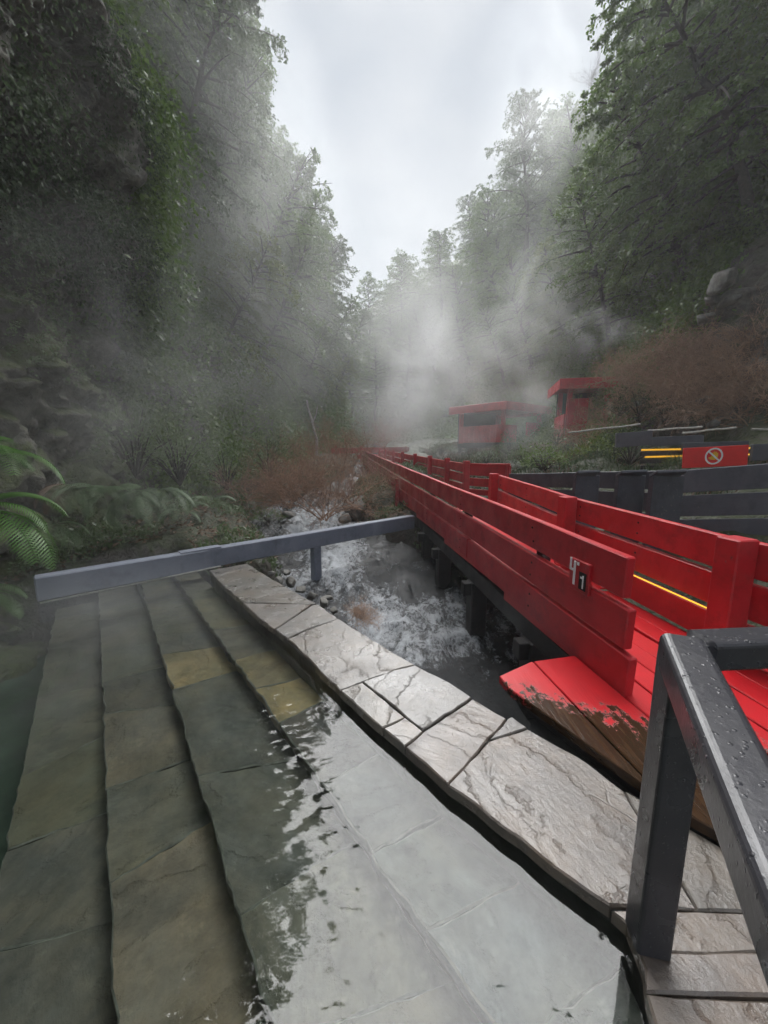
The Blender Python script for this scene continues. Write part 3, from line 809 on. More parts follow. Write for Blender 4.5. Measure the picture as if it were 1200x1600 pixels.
# deck boards: landing with a slanted end, then the walk
NEAR = [(.73, 2.14), (.86, 1.84), (1.06, 1.40), (1.18, 1.16), (1.50, .86), (2.2, .55), (3.4, .35), (6, 0)]
def near_y(x): return float(np.interp(x, [p[0] for p in NEAR], [p[1] for p in NEAR]))
def frame(s, t): return A_ + WN * s + WD * t        # s: right of the left rail, t: along the walk
def cut_t(s):
    lo, hi = -3.0, 3.0
    for _ in range(40):
        m = (lo + hi) / 2; p = frame(s, m)
        if p[0] < NEAR[0][0] or p[1] > near_y(p[0]): hi = m
        else: lo = m
    return hi
edges = [-.66, -.35, -.03, .14, .315, .47, .65, .83, 1.0, 1.18, 1.36, 1.55, 1.74]
for i in range(len(edges) - 1):
    s0, s1 = edges[i] + .006, edges[i + 1] - .006
    ta, tb = cut_t(s0), cut_t(s1)
    if i < 2:
        fa, fb = (.30, .42) if i == 0 else (.40, .30)
        if i == 0: ta = .08; s0 = -.635
        segs = [(ta, tb, .20 if i == 0 else .33, .33 if i == 0 else .36)]
    elif s1 < 1.02:
        L = 7.6 if s1 < .7 else 6.9
        c = [random.uniform(1.2, 1.7), random.uniform(3.2, 4.2), random.uniform(5.2, 6.2)]
        segs = [(ta, tb, c[0], c[0]), (c[0] + .006, c[0] + .006, c[1], c[1]), (c[1] + .006, c[1] + .006, c[2], c[2]), (c[2] + .006, c[2] + .006, L, L)]
    else:
        segs = [(ta, tb, .34, .34)]
    for (a0, a1, b0, b1) in segs:
        poly = [frame(s0, a0), frame(s1, a1), frame(s1, b1), frame(s0, b0)]
        ym = np.mean([p[1] for p in poly]); sl = (dz(max(2, ym) + .5) - dz(max(2, ym) - .5)) if ym > 2 else 0
        me, c = prism_mesh(poly, -.045, 0, M['deck'], ch=.005, tilt=(0, sl), rough=.002, sub=.25, seed=i)
        # bottom follows the slope as well
        o = add('deck_board', me, bw, Vector((c[0], c[1], dz(ym) + random.uniform(-.003, .003))) - bw.location)
# far deck after the bend
for k in range(7):
    for j in range(3):
        a, b = j / 3, (j + 1) / 3
        s0 = .06 + k * .18
        p, q = B_ + (C_ - B_) * a + WN * (s0 + .08), B_ + (C_ - B_) * b + WN * (s0 + .08)
        beam('deck_board', bw, V3(p, dz(p[1]) - .02), V3(q, dz(q[1]) - .02), .04, .168, M['deck'])
# joists, bearers and piles
for s_ in (-.02, .95):
    p, q = frame(s_ + .05, .1), frame(s_ + .05, 7.5)
    beam('joist', bw, V3(p, dz(2) - .16), V3(q, dz(9.4) - .16), .18, .09, M['dark_timber'])
p, q = np.array([.80, 2.06]), np.array([1.16, 1.30])
beam('fascia', bw, V3(p + np.array([.02, 0]), -.045), V3(q + np.array([.03, .02]), -.045), .09, .045, M['dark_timber'])
p, q = np.array([1.22, 1.22]), np.array([3.0, .55])
beam('fascia', bw, V3(p, -.045), V3(q, -.045), .09, .045, M['dark_timber'])
for (px, py) in ((692, 880), (655, 850), (765, 905), (845, 960)):
    pass
for t_ in (1.0, 2.35, 3.75, 4.75, 6.2, 7.5):
    for s_ in (.06, .95):
        p = frame(s_, t_)
        wpost(p, -1.35, dz(p[1]) - .25, .19, 'pile', 'dark_timber')
    a, b = frame(-.12, t_), frame(1.15, t_)
    beam('bearer', bw, V3(a, dz(a[1]) - .33), V3(b, dz(b[1]) - .33), .15, .12, M['dark_timber'])
for f in (.08, .2, .35, .55, .8):
    for s_ in (.1, 1.1):
        p = B_ + (C_ - B_) * f + WN * s_; wpost(p, dz(p[1]) - 1.6, dz(p[1]) - .2, .2, 'pile', 'dark_timber')
# diagonal braces at the bend
p = frame(-.02, 7.7); beam('brace', bw, V3(p, -.6), V3(p + np.array([-.1, 1.3]), .2), .12, .08, M['dark_timber'])

# ------------------------------------------------------------------ temperature plaque on the left railing
def face_frame(s_, z):      # point on the outer (left) face of the left railing
    p = A_ + WD * s_ - WN * .0275; return np.array([p[0], p[1], dz(p[1]) + z])
def on_face(name, parent, s_, z, w, h, t, mat, base=0.0, rnd=.0):
    c = face_frame(s_, z) - np.r_[WN, 0] * (base + t / 2)
    d = np.r_[WD, 0] * (w / 2)
    return beam(name, parent, c - d, c + d, h, t, M[mat], ch=rnd or .003)
pc = face_frame(.36, .52)
pq = thing('temperature_plaque', 'small red wooden plaque reading 41 degrees on the end of the left railing', 'sign', tuple(pc))
on_face('board', pq, .368, .535, .20, .205, .022, 'red', 0.0, .012)
on_face('window', pq, .325, .515, .07, .115, .003, 'black', .0225)
W0 = 'white_paint'
# figure 4 (reads left to right as seen from the pool: larger s is further left)
on_face('digit_stroke', pq, .452, .595, .016, .085, .006, W0, .0225)
on_face('digit_stroke', pq, .432, .562, .052, .016, .006, W0, .0225)
on_face('digit_stroke', pq, .408, .545, .018, .16, .007, W0, .0225)
on_face('degree_mark', pq, .378, .615, .020, .020, .004, W0, .0225, .006)
on_face('digit_stroke', pq, .316, .512, .011, .085, .003, W0, .026)
on_face('digit_stroke', pq, .331, .537, .022, .012, .003, W0, .026)

# ------------------------------------------------------------------ handrail beside the steps
hr_base = PZ(1022, 1502)
HT = .905
hr = thing('handrail', 'wet dark grey square timber handrail post and rails beside the pool steps', 'handrail', tuple(hr_base))
hx, hy = hr_base[0] + .01, hr_base[1] + .045
beam('post', hr, (hx, hy, -.002), (hx, hy, HT - .03), .088, .088, M['handrail'], up=(.20, .98, 0), ch=.010, seg=3)
def rounded_bar(name, p0, p1, s):
    return beam(name, hr, p0, p1, s, s, M['handrail'], ch=.022)
top = np.array([hx + .005, hy + .01, HT - .018])
beam('sloping_rail', hr, top + np.array([.015, .035, .0]), (.40, .10, .745), .098, .098, M['handrail'], ch=.024, seg=5)
beam('cross_rail', hr, top + np.array([.045, .02, .0]), (1.9, 1.02, HT - .018), .082, .09, M['handrail'], ch=.016, seg=4)
beam('post', hr, (.425, .135, -.45), (.425, .135, .70), .088, .088, M['handrail'], up=(.5, .86, 0), ch=.010, seg=3)
beam('post', hr, (1.84, 1.015, .05), (1.84, 1.015, HT - .06), .088, .088, M['handrail'], up=(0, 1, 0), ch=.010, seg=3)

ORD = ['first', 'second', 'third', 'fourth', 'fifth', 'sixth', 'seventh', 'eighth', 'ninth', 'tenth', 'eleventh', 'twelfth', 'thirteenth', 'fourteenth', 'fifteenth', 'sixteenth', 'seventeenth', 'eighteenth', 'nineteenth', 'twentieth']
# ------------------------------------------------------------------ grey walkway railings on the right
F0, F1, F2 = PY(797, 740, 7.6), PY(1066, 735, 4.9), PY(1420, 708, 3.9)
gw = thing('walkway_railing', 'dark grey plank railing of the side walkway behind the red railing', 'railing', tuple(F1))
def grail(root, p, q, rows, t=.05, mat='grey'):
    for (lo, hi) in rows:
        m = -(lo + hi) / 2
        beam('rail_board', root, np.array(p) + np.array([0, 0, m]), np.array(q) + np.array([0, 0, m]), hi - lo, t, M[mat], ch=.006, wob=.003)
GROWS = [(0, .285), (.325, .59), (.635, .90)]
d01 = (F0 - F1) / np.linalg.norm(F0 - F1)
grail(gw, F1 + d01 * .004, F0, [(0, .25), (.29, .54), (.58, .84)])
d12 = (F2 - F1) / np.linalg.norm(F2 - F1)
grail(gw, F1 + d12 * .004, F2, GROWS)
for s_ in (.25, 2.3):
    p = F1 + d01 * s_ + np.array([.08, .06, 0]); beam('post', gw, (p[0], p[1], -.4), (p[0], p[1], p[2] - .04), .11, .11, M['grey'])
for s_ in (.05, 1.0, 1.9):
    p = F1 + d12 * s_ + np.array([0, .09, 0]); beam('post', gw, (p[0], p[1], -.6), (p[0], p[1], p[2] - .03), .12, .12, M['grey'])
# three broad capped uprights in front of the railing
for (u, yy, wpx, lab) in ((917, 5.35, 40, ''), (986, 4.95, 46, ''), (1043, 4.55, 54, '')):
    p = PY(u, 739, yy); w = wpx / FPX * yy
    beam('broad_upright', gw, (p[0], yy, -.3), (p[0], yy, p[2] - .03), w, .07, M['grey'], up=(1, .12, 0))
    q0 = np.array([p[0] - w * .52, yy - .06, p[2] - .01]); q1 = np.array([p[0] + w * .30, yy - .08, p[2] + .002])
    me, mid = beam_mesh(q0, q1, .035, .16, M['grey'], up=(0, .45, 1)); add('cap', me, gw, mid - gw.location)

# second, higher railing with lit strips behind, and its sign
G0, G1 = PY(965, 690, 8.6), PY(1260, 694, 7.6)
g2 = thing('lit_railing', 'dark plank railing with yellow light strips behind the grey walkway', 'railing', tuple(G0))
a, b = PY(962, 688, 8.3), PY(1018, 684, 8.2)
beam('rail_board', g2, a, b, .30, .08, M['grey'], wob=.003)
a, b = PY(1017, 690, 8.25), PY(1098, 687, 8.1)
beam('rail_board', g2, a, b, .19, .08, M['grey'], wob=.003)
a, b = PY(1066, 698, 8.0), PY(1168, 695, 7.8)
beam('rail_board', g2, a, b, .16, .08, M['grey'])
a, b = PY(1174, 707, 7.6), PY(1330, 703, 7.2)
beam('rail_board', g2, a, b, .32, .10, M['grey'])
for (v0, v1, u0, u1) in ((703, 700, 1002, 1172), (714, 710, 1008, 1172)):
    a, b = PY(u0, v0, 8.35), PY(u1, v1, 8.0)
    beam('light_strip', g2, a, b, .035, .03, M['led_dim'])
for (v0, v1) in ((709, 705), (721, 717), (731, 727)):
    a, b = PY(1000, v0, 8.42), PY(1240, v1, 7.9)
    beam('rail_board', g2, a, b, .10, .05, M['dark_timber'])
for u in (998, 1060, 1172, 1260):
    p = PY(u, 690, 8.5); beam('post', g2, (p[0], p[1], -.3), (p[0], p[1], p[2] - .05), .14, .14, M['dark_timber'])

# red no-touching sign
sg = PY(1117, 714, 6.6)
sn = thing('warning_sign', 'red rectangular sign with a white crossed out hand circle above the grey railing', 'sign', tuple(sg))
a, b = PY(1067, 716, 6.65), PY(1168, 711, 6.55)
beam('board', sn, a, b, .34, .03, M['sign_red'], ch=.004)
nsg = np.array([b[1] - a[1], -(b[0] - a[0]), 0]); nsg /= np.linalg.norm(nsg)
ax_s = (b - a) / np.linalg.norm(b - a); upv = np.array([0, 0, 1.0]); mid_s = (a + b) / 2 - ax_s * .03 + np.array([0, 0, .01])
def ring_mesh(r0, r1, t, mat, n=40):
    vs, fs = [], []
    for i in range(n):
        c, s = math.cos(2 * math.pi * i / n), math.sin(2 * math.pi * i / n)
        for r_, tt in ((r0, 0), (r1, 0), (r1, t), (r0, t)):
            vs.append(ax_s * (c * r_) + upv * (s * r_) + nsg * tt)
    for i in range(n):
        k = (i + 1) % n
        for j in range(4):
            fs.append((i * 4 + j, k * 4 + j, k * 4 + (j + 1) % 4, i * 4 + (j + 1) % 4))
    return pymesh('ring', vs, fs, mat)
add('prohibition_ring', ring_mesh(.115, .14, .006, M['white_paint']), sn, mid_s + nsg * .0165 - sg)
# hand: palm with fingers, flat printed shapes
def flat_poly(name, pts, lift, t, mat):
    n = len(pts); vs = [ax_s * x + upv * y for x, y in pts] + [ax_s * x + upv * y + nsg * t for x, y in pts]
    fs = [tuple(range(n, 2 * n)), tuple(range(n - 1, -1, -1))] + [(i, (i + 1) % n, n + (i + 1) % n, n + i) for i in range(n)]
    return add(name, pymesh(name, vs, fs, mat), sn, mid_s + nsg * lift - sg)
hand = [(-.045, -.055), (.03, -.065), (.06, -.03), (.065, .02), (.06, .055), (.045, .055), (.042, .03), (.036, .07), (.02, .075), (.016, .035), (.008, .078), (-.01, .075), (-.01, .032), (-.02, .06), (-.036, .055), (-.035, .01), (-.05, -.01), (-.085, -.02), (-.08, -.035)]
flat_poly('hand_mark', hand, .0165, .003, M['yellow_paint'])
c_, s_ = math.cos(R(-42)), math.sin(R(-42))
bar = [(x * c_ - y * s_, x * s_ + y * c_) for x, y in ((-.125, -.012), (.125, -.012), (.125, .012), (-.125, .012))]
flat_poly('prohibition_bar', bar, .0205, .004, M['white_paint'])

# bleached pole handrails
POLES = [((888, 676), (1000, 663), 9.4, 'bleached pole rail sloping in front of the right red hut'), ((1012, 673), (1097, 667), 8.9, 'bleached pole rail left of the pair above the lit railing'),
         ((1066, 677), (1150, 668), 8.5, 'bleached pole rail right of the pair above the lit railing'), ((1174, 671), (1290, 670), 8.2, 'bleached pole rail at the right edge above the lit railing')]
for (a, b, yy, lab) in POLES:
    p, q = PY(*a, yy), PY(*b, yy - .2)
    t = thing('pole_handrail', lab, 'handrail', tuple(p), group='bleached pole handrails')
    n = 9
    pts = [p + (q - p) * i / (n - 1) + np.array([0, 0, .007 * math.sin(i * 1.3 + yy)]) for i in range(n)]
    v, f = tubes([(np.array(pts) - p, np.full(n, .021) + RNG.uniform(-.003, .003, n))], 7)
    add('pole', fast_mesh('pole', v, f, True, [M['pale_wood']]), t)
    for fr in (.12, .88):
        c = p + (q - p) * fr
        beam('post', t, (c[0], c[1] + .03, c[2] - 1.0), (c[0], c[1] + .03, c[2] - .02), .06, .06, M['grey'])

# ------------------------------------------------------------------ red huts in the steam
def hut(label, cx, cy, zb, w, d, h, rz, roof_over, proto_walls):
    t = thing('bath_hut', label, 'hut', (cx, cy, zb), rz)
    def bx(name, x0, x1, y0, y1, z0, z1, mat, par=t, ch=.02):
        me, c = prism_mesh([(x0, y0), (x1, y0), (x1, y1), (x0, y1)], z0, z1, M[mat], ch=ch); return add(name, me, par, c)
    bx('floor', -w / 2, w / 2, -d / 2, d / 2, -.25, 0, 'dark_timber')
    for sx in (-1, 1):
        for sy in (-1, 1):
            x, y = sx * (w / 2 - .12), sy * (d / 2 - .12); bx('post', x - .09, x + .09, y - .09, y + .09, 0, h, 'red')
            bx('pile', x - .1, x + .1, y - .1, y + .1, -2.2, -.25, 'dark_timber')
    for (x0, x1, z1) in proto_walls:
        n = max(1, int((x1 - x0) / .3))
        for i in range(n):
            a, b = x0 + (x1 - x0) * i / n + .006, x0 + (x1 - x0) * (i + 1) / n - .006
            bx('wall_board', a, b, -d / 2 - .06, -d / 2, .02, z1, 'red', ch=.008)
    for i in range(int(d / .35)):
        a = -d / 2 + .06 + i * .35
        bx('wall_board', -w / 2 - .06, -w / 2, a, a + .335, .02, h * .52, 'red', ch=.008)
    bx('back_wall', -w / 2, w / 2, d / 2 - .05, d / 2, 0, h, 'dark_timber')
    r = bx('roof', -w / 2 - roof_over, w / 2 + roof_over, -d / 2 - roof_over, d / 2 + roof_over, h, h + .10, 'red')
    bx('fascia', -w / 2 - roof_over - .05, w / 2 + roof_over + .05, -d / 2 - roof_over - .05, -d / 2 - roof_over - .002, h - .16, h + .24, 'red', r).location -= Vector((0, 0, 0))
    bx('fascia', -w / 2 - roof_over - .05, -w / 2 - roof_over - .002, -d / 2 - roof_over, d / 2 + roof_over, h - .16, h + .24, 'red', r)
    bx('fascia', w / 2 + roof_over + .002, w / 2 + roof_over + .05, -d / 2 - roof_over, d / 2 + roof_over, h - .16, h + .24, 'red', r)
    for ch_ in r.children: ch_.location -= Vector(r.location) if False else Vector((0, 0, 0))
    return t
p = PY(938, 692, 15.6)
hut('tall red flat roofed bath hut nearest the brown brush slope', p[0], p[1] + 1.2, p[2], 2.1, 2.2, 2.25, R(-14), .32, [(-1.0, -.25, 1.75), (.30, 1.05, 1.9)])
p = PY(788, 692, 20.5)
hut('low red flat roofed bath hut half hidden in steam', p[0] + .2, p[1] + 1.6, p[2], 3.6, 3.0, 1.75, R(38), .35, [(-1.8, -.7, .9), (.2, 1.7, 1.1)])

# ------------------------------------------------------------------ rocks
def rock_mesh(seed, n=18):
    th = np.linspace(0, 2 * math.pi, n, endpoint=False); ph = np.linspace(.0, math.pi, n // 2 + 1)
    P, T = np.meshgrid(ph, th, indexing='ij')
    d = np.stack([np.sin(P) * np.cos(T), np.sin(P) * np.sin(T), np.cos(P)], -1)
    r = 1 + fbm(d * 1.3 + seed * 7.1, 4, seed) * .34
    v = d * r[..., None]
    # planar facets
    rg = np.random.default_rng(seed)
    for _ in range(16):
        nrm = rg.normal(size=3); nrm /= np.linalg.norm(nrm); off = rg.uniform(.45, .8)
        dd = v @ nrm - off; v = v - np.where(dd > 0, dd, 0)[..., None] * nrm * 1.0
    m = len(ph); f = []
    for i in range(m - 1):
        for j in range(n):
            k = (j + 1) % n; f.append((i * n + j, (i + 1) * n + j, (i + 1) * n + k, i * n + k))
    return fast_mesh('rock', v.reshape(-1, 3), np.array(f), False, [M['boulder']])
ROCKS = [rock_mesh(s) for s in range(6)]
def rock(loc, s, i, label, group=None, name='boulder'):
    o = add(name, ROCKS[i % 6], None, loc, (RNG.uniform(-.4, .4), RNG.uniform(-.4, .4), RNG.uniform(0, 6)), (s[0], s[1], s[2]))
    return tag(o, label, 'rock', group)
b = PY(570, 790, 10.2); rock((b[0] - .2, b[1], b[2] - .1), (.75, .6, .62), 0, 'big mossy boulder beside the white water by the boardwalk bend')
for i, (u, v, yy, s, lab) in enumerate([
        (1128, 440, 11.4, .62, 'pale angular rock topmost in the rockfall on the right slope'), (1158, 462, 11.2, .55, 'angular rock at the right edge of the rockfall'), (1120, 470, 11.6, .36, 'small blocky rock under the topmost pale rock'),
        (1142, 468, 11.3, .40, 'dark blocky rock in the middle of the rockfall'), (1100, 500, 11.6, .33, 'rock at the lower left of the rockfall'), (1180, 505, 11.2, .35, 'low rock at the right frame edge below the rockfall'),
        (1000, 628, 11.8, .26, 'white stone left of the pair under the brown brush'), (1098, 627, 10.6, .30, 'white stone under the brown brush beside a thin stem'), (1112, 664, 9.9, .22, 'small white stone just above the pole handrails')]):
    p = PY(u, v, yy); rock(tuple(p), (s, s * .8, s * .62), i + 1, lab, 'rocks on the right slope', 'slope_rock')
bank = sorted([((428, 902), .10), ((447, 905), .13), ((462, 917), .10), ((478, 928), .12), ((440, 890), .11), ((497, 938), .09), ((512, 950), .08), ((505, 930), .10), ((415, 893), .09)], key=lambda b_: b_[0][1])
for i, ((u, v), s) in enumerate(bank):
    p = PZ(u, v, -.09); rock((p[0] + .05, p[1] + .05, -.14), (s * .9, s * .7, s * .5), i, f'{ORD[i]} small wet stone from the beam in the row between flagstones and stream', 'bank stones beside the flagstones', 'bank_stone')
for i, (u, v, yy, s) in enumerate([(405, 800, 10.2, .35), (350, 835, 8.4, .30), (455, 800, 9.8, .28), (540, 805, 9.0, .25), (300, 842, 8.0, .28)]):
    p = PY(u, v, yy); labs = ['mossy stone above the white water left of the red shrub', 'mossy stone right of the ferns behind the beam', 'mossy stone under the red shrub', 'low stone at the stream just past the beam', 'flat stone just behind the beam splice']
    rock((p[0], p[1], p[2] - .1), (s, s * .8, s * .6), i + 2, labs[i], 'mossy stones behind the beam', 'mossy_stone')

# ------------------------------------------------------------------ plants
def tree_mesh(seed, H=10.5, RAD=3.3, nb=62, nl=400, leaf=.14, droop=.55, base=.18, topl=.45):
    """tall layered evergreen: trunk with limbs, and flat drooping sprays of leaves"""
    rg = np.random.default_rng(seed)
    n = 12; zz = np.linspace(0, H * .97, n)
    wob = np.cumsum(rg.normal(0, .09, (n, 2)), 0); wob[0] = 0
    tr = np.c_[wob, zz]; tr_r = np.linspace(.20, .02, n) * H / 11
    paths = [(tr, tr_r)]
    lp, ld, ln = [], [], []
    for b in range(nb):
        f = base + (1 - base) * (b + rg.uniform(0, 1)) / nb
        z = f * H * .97; x0 = np.array([np.interp(z, zz, tr[:, 0]), np.interp(z, zz, tr[:, 1]), z])
        az = b * 2.399 + rg.uniform(-.6, .6)
        prof_ = (1 - ((f - .42) / .62) ** 2 * (1 if f > .42 else .5)) ** .6 * .92 + .10
        L = RAD * prof_ * rg.uniform(.45, 1.2)
        el = R(5) + R(50) * f ** 2 + rg.normal(0, .12)
        m = 7; t = np.linspace(0, 1, m)
        hd = np.array([math.cos(az), math.sin(az)])
        r_ = L * t * math.cos(el); zc = L * t * math.sin(el) - droop * L * t ** 2.2 * .42
        side = rg.normal(0, .10) * L * t ** 2
        pts = x0 + np.c_[hd[0] * r_ - hd[1] * side, hd[1] * r_ + hd[0] * side, zc]
        paths.append((pts, np.linspace(.035, .006, m) * (L / 2 + .4)))
        k = int(nl * (.35 + .65 * L / RAD))
        # secondary twigs fan out in the plane of the spray
        ntw = max(5, int(L * 5)); tw_t = rg.uniform(.12, 1, ntw); tw_s = rg.choice([-1, 1], ntw)
        tw_l = L * (.16 + .34 * (1 - tw_t)) * rg.uniform(.6, 1.3, ntw)
        tip = rg.integers(0, ntw, k)
        u = rg.uniform(.1, 1, k) ** .8
        bx = np.array([[np.interp(a, t, pts[:, j]) for j in range(3)] for a in tw_t])
        sd = np.c_[-hd[1] * tw_s * .85 + hd[0] * .55, hd[0] * tw_s * .85 + hd[1] * .55, np.full(ntw, -.12) + rg.normal(0, .14, ntw)]
        pos = bx[tip] + sd[tip] * (tw_l[tip] * u)[:, None] + np.c_[np.zeros(k), np.zeros(k), -.22 * (tw_l[tip] * u) ** 2] + rg.normal(0, .05, (k, 3))
        dirs = sd[tip] * .6 + rg.normal(0, .55, (k, 3)) + np.array([0, 0, -.15])
        lp.append(pos); ld.append(dirs); ln.append(rg.normal(0, .42, (k, 3)) + np.array([0, 0, 1.0]) + np.r_[hd, 0] * .15)
    P_, D_, N_ = np.concatenate(lp), np.concatenate(ld), np.concatenate(ln)
    sz = leaf * rg.uniform(.55, 1.35, len(P_))
    lv_, lf_ = leaves(P_, D_, N_, sz, sz * .62, rg)
    tv, tf = tubes(paths[:1], 8)
    bv, bf = tubes(paths[1:], 4)
    return (np.concatenate([tv, bv]), np.concatenate([tf, bf + len(tv)])), (lv_, lf_)

def tree_proto(seed, leafmat, **kw):
    (tv, tf), (lv_, lf_) = tree_mesh(seed, **kw)
    return fast_mesh('trunk', tv, tf, True, [M['bark']]), fast_mesh('crown', lv_, lf_, False, [M[leafmat]])
TREES = [tree_proto(1, 'leaf'), tree_proto(2, 'leaf', RAD=3.7, H=11.5), tree_proto(3, 'leaf_y', RAD=3.0, H=9.5, droop=.8), tree_proto(4, 'leaf_g', RAD=3.2, H=12, nb=66),
         tree_proto(5, 'leaf', RAD=3.8, H=10, nb=64, nl=420, droop=.9), tree_proto(6, 'leaf_g', RAD=3.0, H=8.5, droop=.9)]
NEAR_T = [tree_proto(8, 'leaf_y', RAD=3.2, H=8.5, nb=60, nl=820, leaf=.105, droop=.9), tree_proto(9, 'leaf', RAD=3.2, H=9, nb=60, nl=820, leaf=.105, droop=1.0)]

def tree(pr, loc, s, lean, label, group, rz=None, name='evergreen_tree'):
    t = thing(name, label, 'tree', tuple(loc), RNG.uniform(0, 6.28) if rz is None else rz, group)
    t.scale = (s * RNG.uniform(.9, 1.1), s * RNG.uniform(.9, 1.1), s)
    t.rotation_mode = 'XYZ'
    e = Vector((lean[0], lean[1], 1)).normalized().to_track_quat('Z', 'Y').to_euler()
    t.rotation_euler = (e.x, e.y, e.z + t.rotation_euler.z * 0)
    q = Vector((lean[0], lean[1], 1)).normalized().to_track_quat('Z', 'Y')
    from mathutils import Quaternion
    q = q @ Quaternion((0, 0, 1), RNG.uniform(0, 6.28)); t.rotation_euler = q.to_euler()
    add('trunk', pr[0], t); add('crown', pr[1], t)
    return t

def w_at(side, y, z):
    ws_ = np.linspace(0, 1, 200); f = left_pt if side < 0 else right_pt
    p = f(np.full(200, float(y)), ws_); i = int(np.argmin(np.abs(p[:, 2] - z) + (ws_ < .05) * 9)); return p[i]
def row(side, z, y_list, s, where, lean=.35, protos=(0, 1, 3, 4)):
    for i, y in enumerate(y_list):
        yy = y + RNG.uniform(-.8, .8); zz = z + RNG.uniform(-1.0, 1.0) + float(zrise(yy)) * .9
        p = w_at(side, yy, zz); p[0] += side * .25
        lab = f'{ORD[i]} evergreen tree from the camera in the {where}'
        tree(TREES[protos[int(RNG.integers(len(protos)))]], p, s * RNG.uniform(.8, 1.2), (-side * lean, RNG.uniform(-.1, .1)), lab, f'trees in the {where}')
row(-1, 17.5, [4, 8.5, 13, 17.5, 22, 27, 32.5, 39, 46, 54, 63], .95, 'top rank of the left canyon wall', .10)
row(-1, 15.0, [10, 15, 20, 25.5, 31, 37, 44, 51, 58], .9, 'second rank of the left canyon wall', .3)
row(-1, 12.2, [7, 11.5, 15.5, 19.5, 24, 29, 35, 42, 50, 59], .85, 'upper rank of the left canyon wall', .4)
row(-1, 8.0, [13, 16.5, 20, 24.5, 29.5, 36, 44, 53], .75, 'middle rank of the left canyon wall', .5)
row(-1, 4.2, [15, 18.5, 23, 28, 34, 42], .62, 'lower rank of the left canyon wall', .5, (2, 4, 5))
row(1, 17.8, [20, 26, 32, 38.5, 46, 54, 63], .95, 'second rank of the right hillside', .2)
row(1, 20.5, [8, 13, 18, 23.5, 29.5, 36, 43, 51, 60, 70], 1.05, 'top rank of the right hillside', .15)
row(1, 15, [9, 13.5, 18, 23, 28.5, 34.5, 41, 49, 58, 68], .95, 'upper rank of the right hillside', .25)
row(1, 10.2, [11, 15.5, 19.5, 24, 29.5, 36, 43, 51, 60], .85, 'middle rank of the right hillside', .35)
row(1, 6.0, [19.5, 24, 29, 35, 42, 50], .7, 'lower rank of the right hillside', .35, (0, 2, 4))
row(1, 27, [20, 26, 33, 39, 45, 51, 57, 64, 72, 80], 1.1, 'skyline rank of the right hillside', .1)
row(1, 34, [34, 42, 50, 58, 66, 74, 82], 1.2, 'highest rank of the right hillside', .05)
# near drooping trees at the upper right
for i, (y, z, s, ln, lab) in enumerate([(10.0, 9.6, .95, .55, 'drooping yellow green tree hanging over the rockfall at right'), (13.2, 8.4, .95, .5, 'broad drooping green tree left of the rockfall on the right slope'),
                                        (8.0, 12.5, 1.0, .55, 'drooping tree at the upper right corner'), (16.5, 7.8, .9, .45, 'drooping green tree above the tall red hut'), (12.0, 13.5, 1.0, .45, 'large drooping tree high above the rockfall')]):
    p = w_at(1, y, z); tree(NEAR_T[i % 2], p, s, (-ln, -.05), lab, 'near drooping trees on the right slope')
for i, (u, v, yy, hh, lab) in enumerate([(836, 168, 40, 13, 'tall airy evergreen standing clear on the right skyline'), (768, 292, 50, 12, 'second tall evergreen down the right skyline'), (693, 347, 62, 13, 'pointed evergreen near the notch of the canyon skyline'), (628, 380, 66, 12, 'rounded evergreen just right of the notch in the skyline')]):
    q = PY(u, v, yy); tree(TREES[(3, 1, 0, 4)[i]], (q[0], q[1], q[2] - hh), hh / 11.5, (-.03, 0), lab, 'skyline trees on the right')
# end of the canyon
for i, (x, y, z, s) in enumerate([(-1.5, 66, 8, 1.25), (3.5, 64, 9, 1.3), (-6, 70, 9, 1.3), (1, 74, 15, 1.4), (7, 70, 15, 1.4), (-3, 80, 20, 1.5), (4, 82, 22, 1.5), (-9, 78, 14, 1.3)]):
    tree(TREES[i % 5], (x, y, z - 1.5), s, (0, -.1), f'{ORD[i]} misty evergreen tree closing the far end of the canyon', 'trees closing the canyon')

# ---- bare shrubs
def twig_mesh(seed, n0=9, depth=4, L=.9, spread=.6, r0=.016, mat='twig', up=.55, flat=1.0):
    rg = np.random.default_rng(seed); paths = []
    def grow(p, d, L, r, lev):
        m = 5; pts = [p]; dd = d.copy()
        for i in range(m - 1):
            dd = dd + rg.normal(0, .20, 3) + np.array([0, 0, .02]); dd /= np.linalg.norm(dd); pts.append(pts[-1] + dd * L / (m - 1))
        paths.append((np.array(pts), np.linspace(r, r * .55, m)))
        if lev <= 0: return
        for k in range(rg.integers(3, 5)):
            i = rg.integers(1, m); nd = dd + rg.normal(0, spread, 3); nd[2] *= flat; nd /= np.linalg.norm(nd)
            grow(pts[i], nd, L * rg.uniform(.5, .8), r * .58, lev - 1)
    for k in range(n0):
        a = rg.uniform(0, 6.28); d = np.array([math.cos(a), math.sin(a), rg.uniform(up * .6, up * 2.2)]); d /= np.linalg.norm(d)
        grow(np.array([rg.normal(0, .06), rg.normal(0, .06), 0]), d, L * rg.uniform(.7, 1.2), r0, depth)
    v, f = tubes(paths, 3); return fast_mesh('branches', v, f, False, [M[mat]])
SHR = [twig_mesh(1, 11, 5, .95, .62, .013, 'twig', .5), twig_mesh(2, 9, 5, .9, .7, .012, 'twig', .5), twig_mesh(3, 10, 4, .85, .7, .016, 'twig_brown', .5), twig_mesh(4, 9, 4, .8, .75, .016, 'twig_brown', .5)]
def shrub(i, loc, s, label, group, sq=1.0):
    t = thing('bare_shrub', label, 'shrub', tuple(loc), RNG.uniform(0, 6), group); t.scale = (s, s, s * sq)
    add('branches', SHR[i], t); return t
